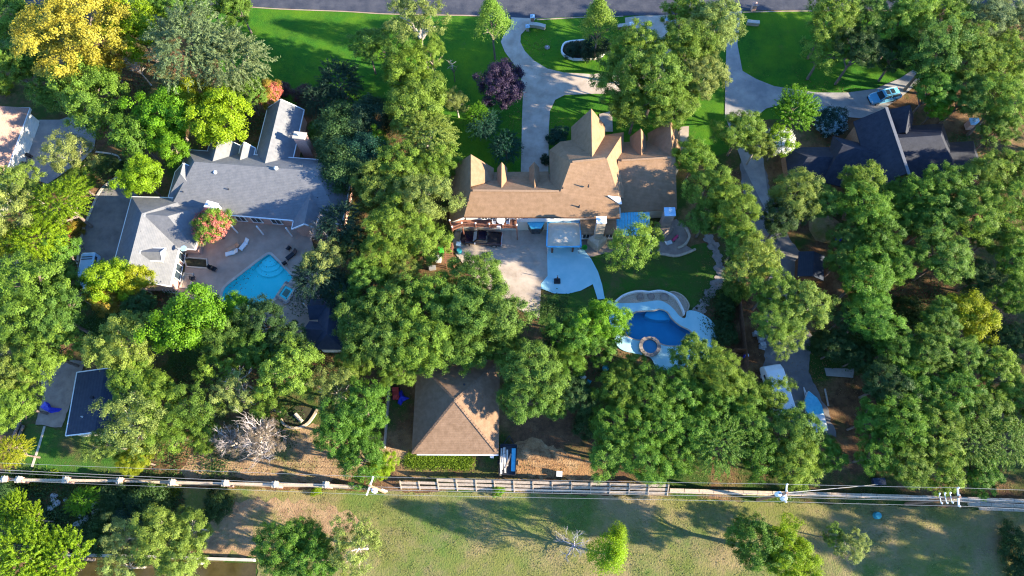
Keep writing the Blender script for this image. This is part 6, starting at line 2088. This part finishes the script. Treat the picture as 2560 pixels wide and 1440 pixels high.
# neighbours just outside the right and upper edges, whose long shadows fall into the picture
for k, (x, y, R_) in enumerate([(72, 14, 5.4), (80, 20, 5.6), (70, -6, 4.6), (84, 8, 5.5), (88, 30, 5.5), (80, 42, 5.4), (86, 52, 5.6), (92, 66, 5.8), (97, 80, 6), (90, -4, 5), (104, 92, 6), (76, 96, 5.5), (95, 20, 5.5), (66, 3, 4.6), (60, -15, 4.4)]):
    t = thing('broadleaf_tree', 'tall neighbour tree beyond the right edge of the gardens', 'tree', (x, y, 0), 0, 'neighbour trees beyond the east edge')
    for nm, me, z, s in (('crown', CROWN['oak'][k % 6], R_ + 4.0, (R_, R_, R_ * 1.2)), ('trunk', TRUNK[k % 4], 0, (4.5, 4.5, R_ + 4.0))):
        o = bpy.data.objects.new(nm, me)
        COL.objects.link(o)
        o.parent = t
        o.location = (0, 0, z)
        o.scale = s
        o.color = (*TINT['oak'], 1)

# ------------------------------------------------------------------ ground cover: bank plants and leaf clutter under the trees
def cover(name, label, regions, n, size, tint, z=.12, clump=.35, m='leaf'):
    pts = []
    tot = sum(a[2] for a in regions)
    for (u, v, r) in regions:
        k = max(1, int(n * r / tot))
        c = at(u, v)
        rad = r / pxm(u, v)
        nc = max(3, k // 26)
        ang, rr_ = NP.uniform(0, 6.283, nc), np.sqrt(NP.random(nc)) * rad
        cx, cy = c.x + rr_ * np.cos(ang), c.y + rr_ * np.sin(ang)
        idx = NP.integers(0, nc, k)
        pts.append(np.stack([cx[idx] + NP.normal(0, clump, k), cy[idx] + NP.normal(0, clump, k), np.abs(NP.normal(0, z, k)) + .03], 1))
    c = np.concatenate(pts)
    k = len(c)
    sz = NP.uniform(.6, 1.4, k) * size
    me = leaf_mesh(name, c, unit(np.array([0, 0, .8]) + NP.normal(0, .5, (k, 3))), sz, sz * .6, np.clip(NP.normal(.5, .2, k), 0, 1), M[m])
    o = bpy.data.objects.new(name, me)
    COL.objects.link(o)
    o.color = (*tint, 1)
    return tag(o, label, None, None, 'stuff')


cover('ground_cover', 'dark leafy ground cover on the bank below the pillared wall', [(60, 1240, 70), (150, 1260, 70), (250, 1250, 60), (350, 1260, 75), (420, 1250, 40), (180, 1320, 60), (100, 1340, 60), (280, 1320, 60), (40, 1330, 60)], 26000, .20, TINT['dark'], .35)
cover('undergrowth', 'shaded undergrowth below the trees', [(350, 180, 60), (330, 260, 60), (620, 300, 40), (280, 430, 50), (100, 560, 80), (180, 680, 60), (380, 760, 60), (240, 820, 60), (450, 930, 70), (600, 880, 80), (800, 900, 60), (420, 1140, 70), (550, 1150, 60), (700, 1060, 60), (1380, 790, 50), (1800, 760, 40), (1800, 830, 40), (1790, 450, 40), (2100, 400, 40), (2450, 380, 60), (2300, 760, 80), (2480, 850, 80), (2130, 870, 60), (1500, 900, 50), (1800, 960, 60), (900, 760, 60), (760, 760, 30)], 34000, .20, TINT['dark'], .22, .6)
cover('tall_grass', 'bright tall grass along the front of the brown pyramid roof', [(1030, 1150, 16), (1060, 1150, 16), (1090, 1151, 16), (1120, 1152, 16), (1150, 1153, 16), (1165, 1153, 14)], 11000, .15, (.17, .27, .02), .10, .3)
cover('weeds', 'yellow green weeds along the foot of the pillared wall', [(90, 1195, 14), (130, 1196, 14), (220, 1212, 14), (250, 1205, 14), (400, 1222, 14), (440, 1222, 14), (20, 1200, 14)], 4200, .22, (.20, .27, .02), .25, .3)
cover('dry_grass', 'tufts of dry and green grass on the meadow below the fence', [(700, 1260, 120), (900, 1270, 120), (1100, 1290, 150), (1300, 1300, 150), (1500, 1300, 150), (1700, 1310, 160), (1900, 1300, 160), (2100, 1320, 160), (2300, 1330, 160), (2480, 1340, 150), (1100, 1400, 150), (1350, 1400, 120), (1700, 1400, 130), (2200, 1400, 150)], 26000, .11, (.22, .23, .075), .04, .5)
cover('fallen_leaves', 'brown fallen leaves scattered over drives and bare ground', [(1300, 640, 60), (1250, 700, 50), (1340, 300, 70), (1320, 150, 60), (1830, 220, 60), (2050, 250, 80), (1950, 900, 60), (2000, 960, 60), (1800, 700, 60), (260, 560, 60), (640, 600, 80), (560, 700, 60), (780, 640, 50), (1380, 1150, 60), (650, 1160, 80), (800, 1180, 80), (1000, 1050, 60), (2280, 770, 90), (2100, 930, 60), (1880, 450, 60), (150, 980, 50)], 7000, .16, (.26, .15, .07), .01, .9)
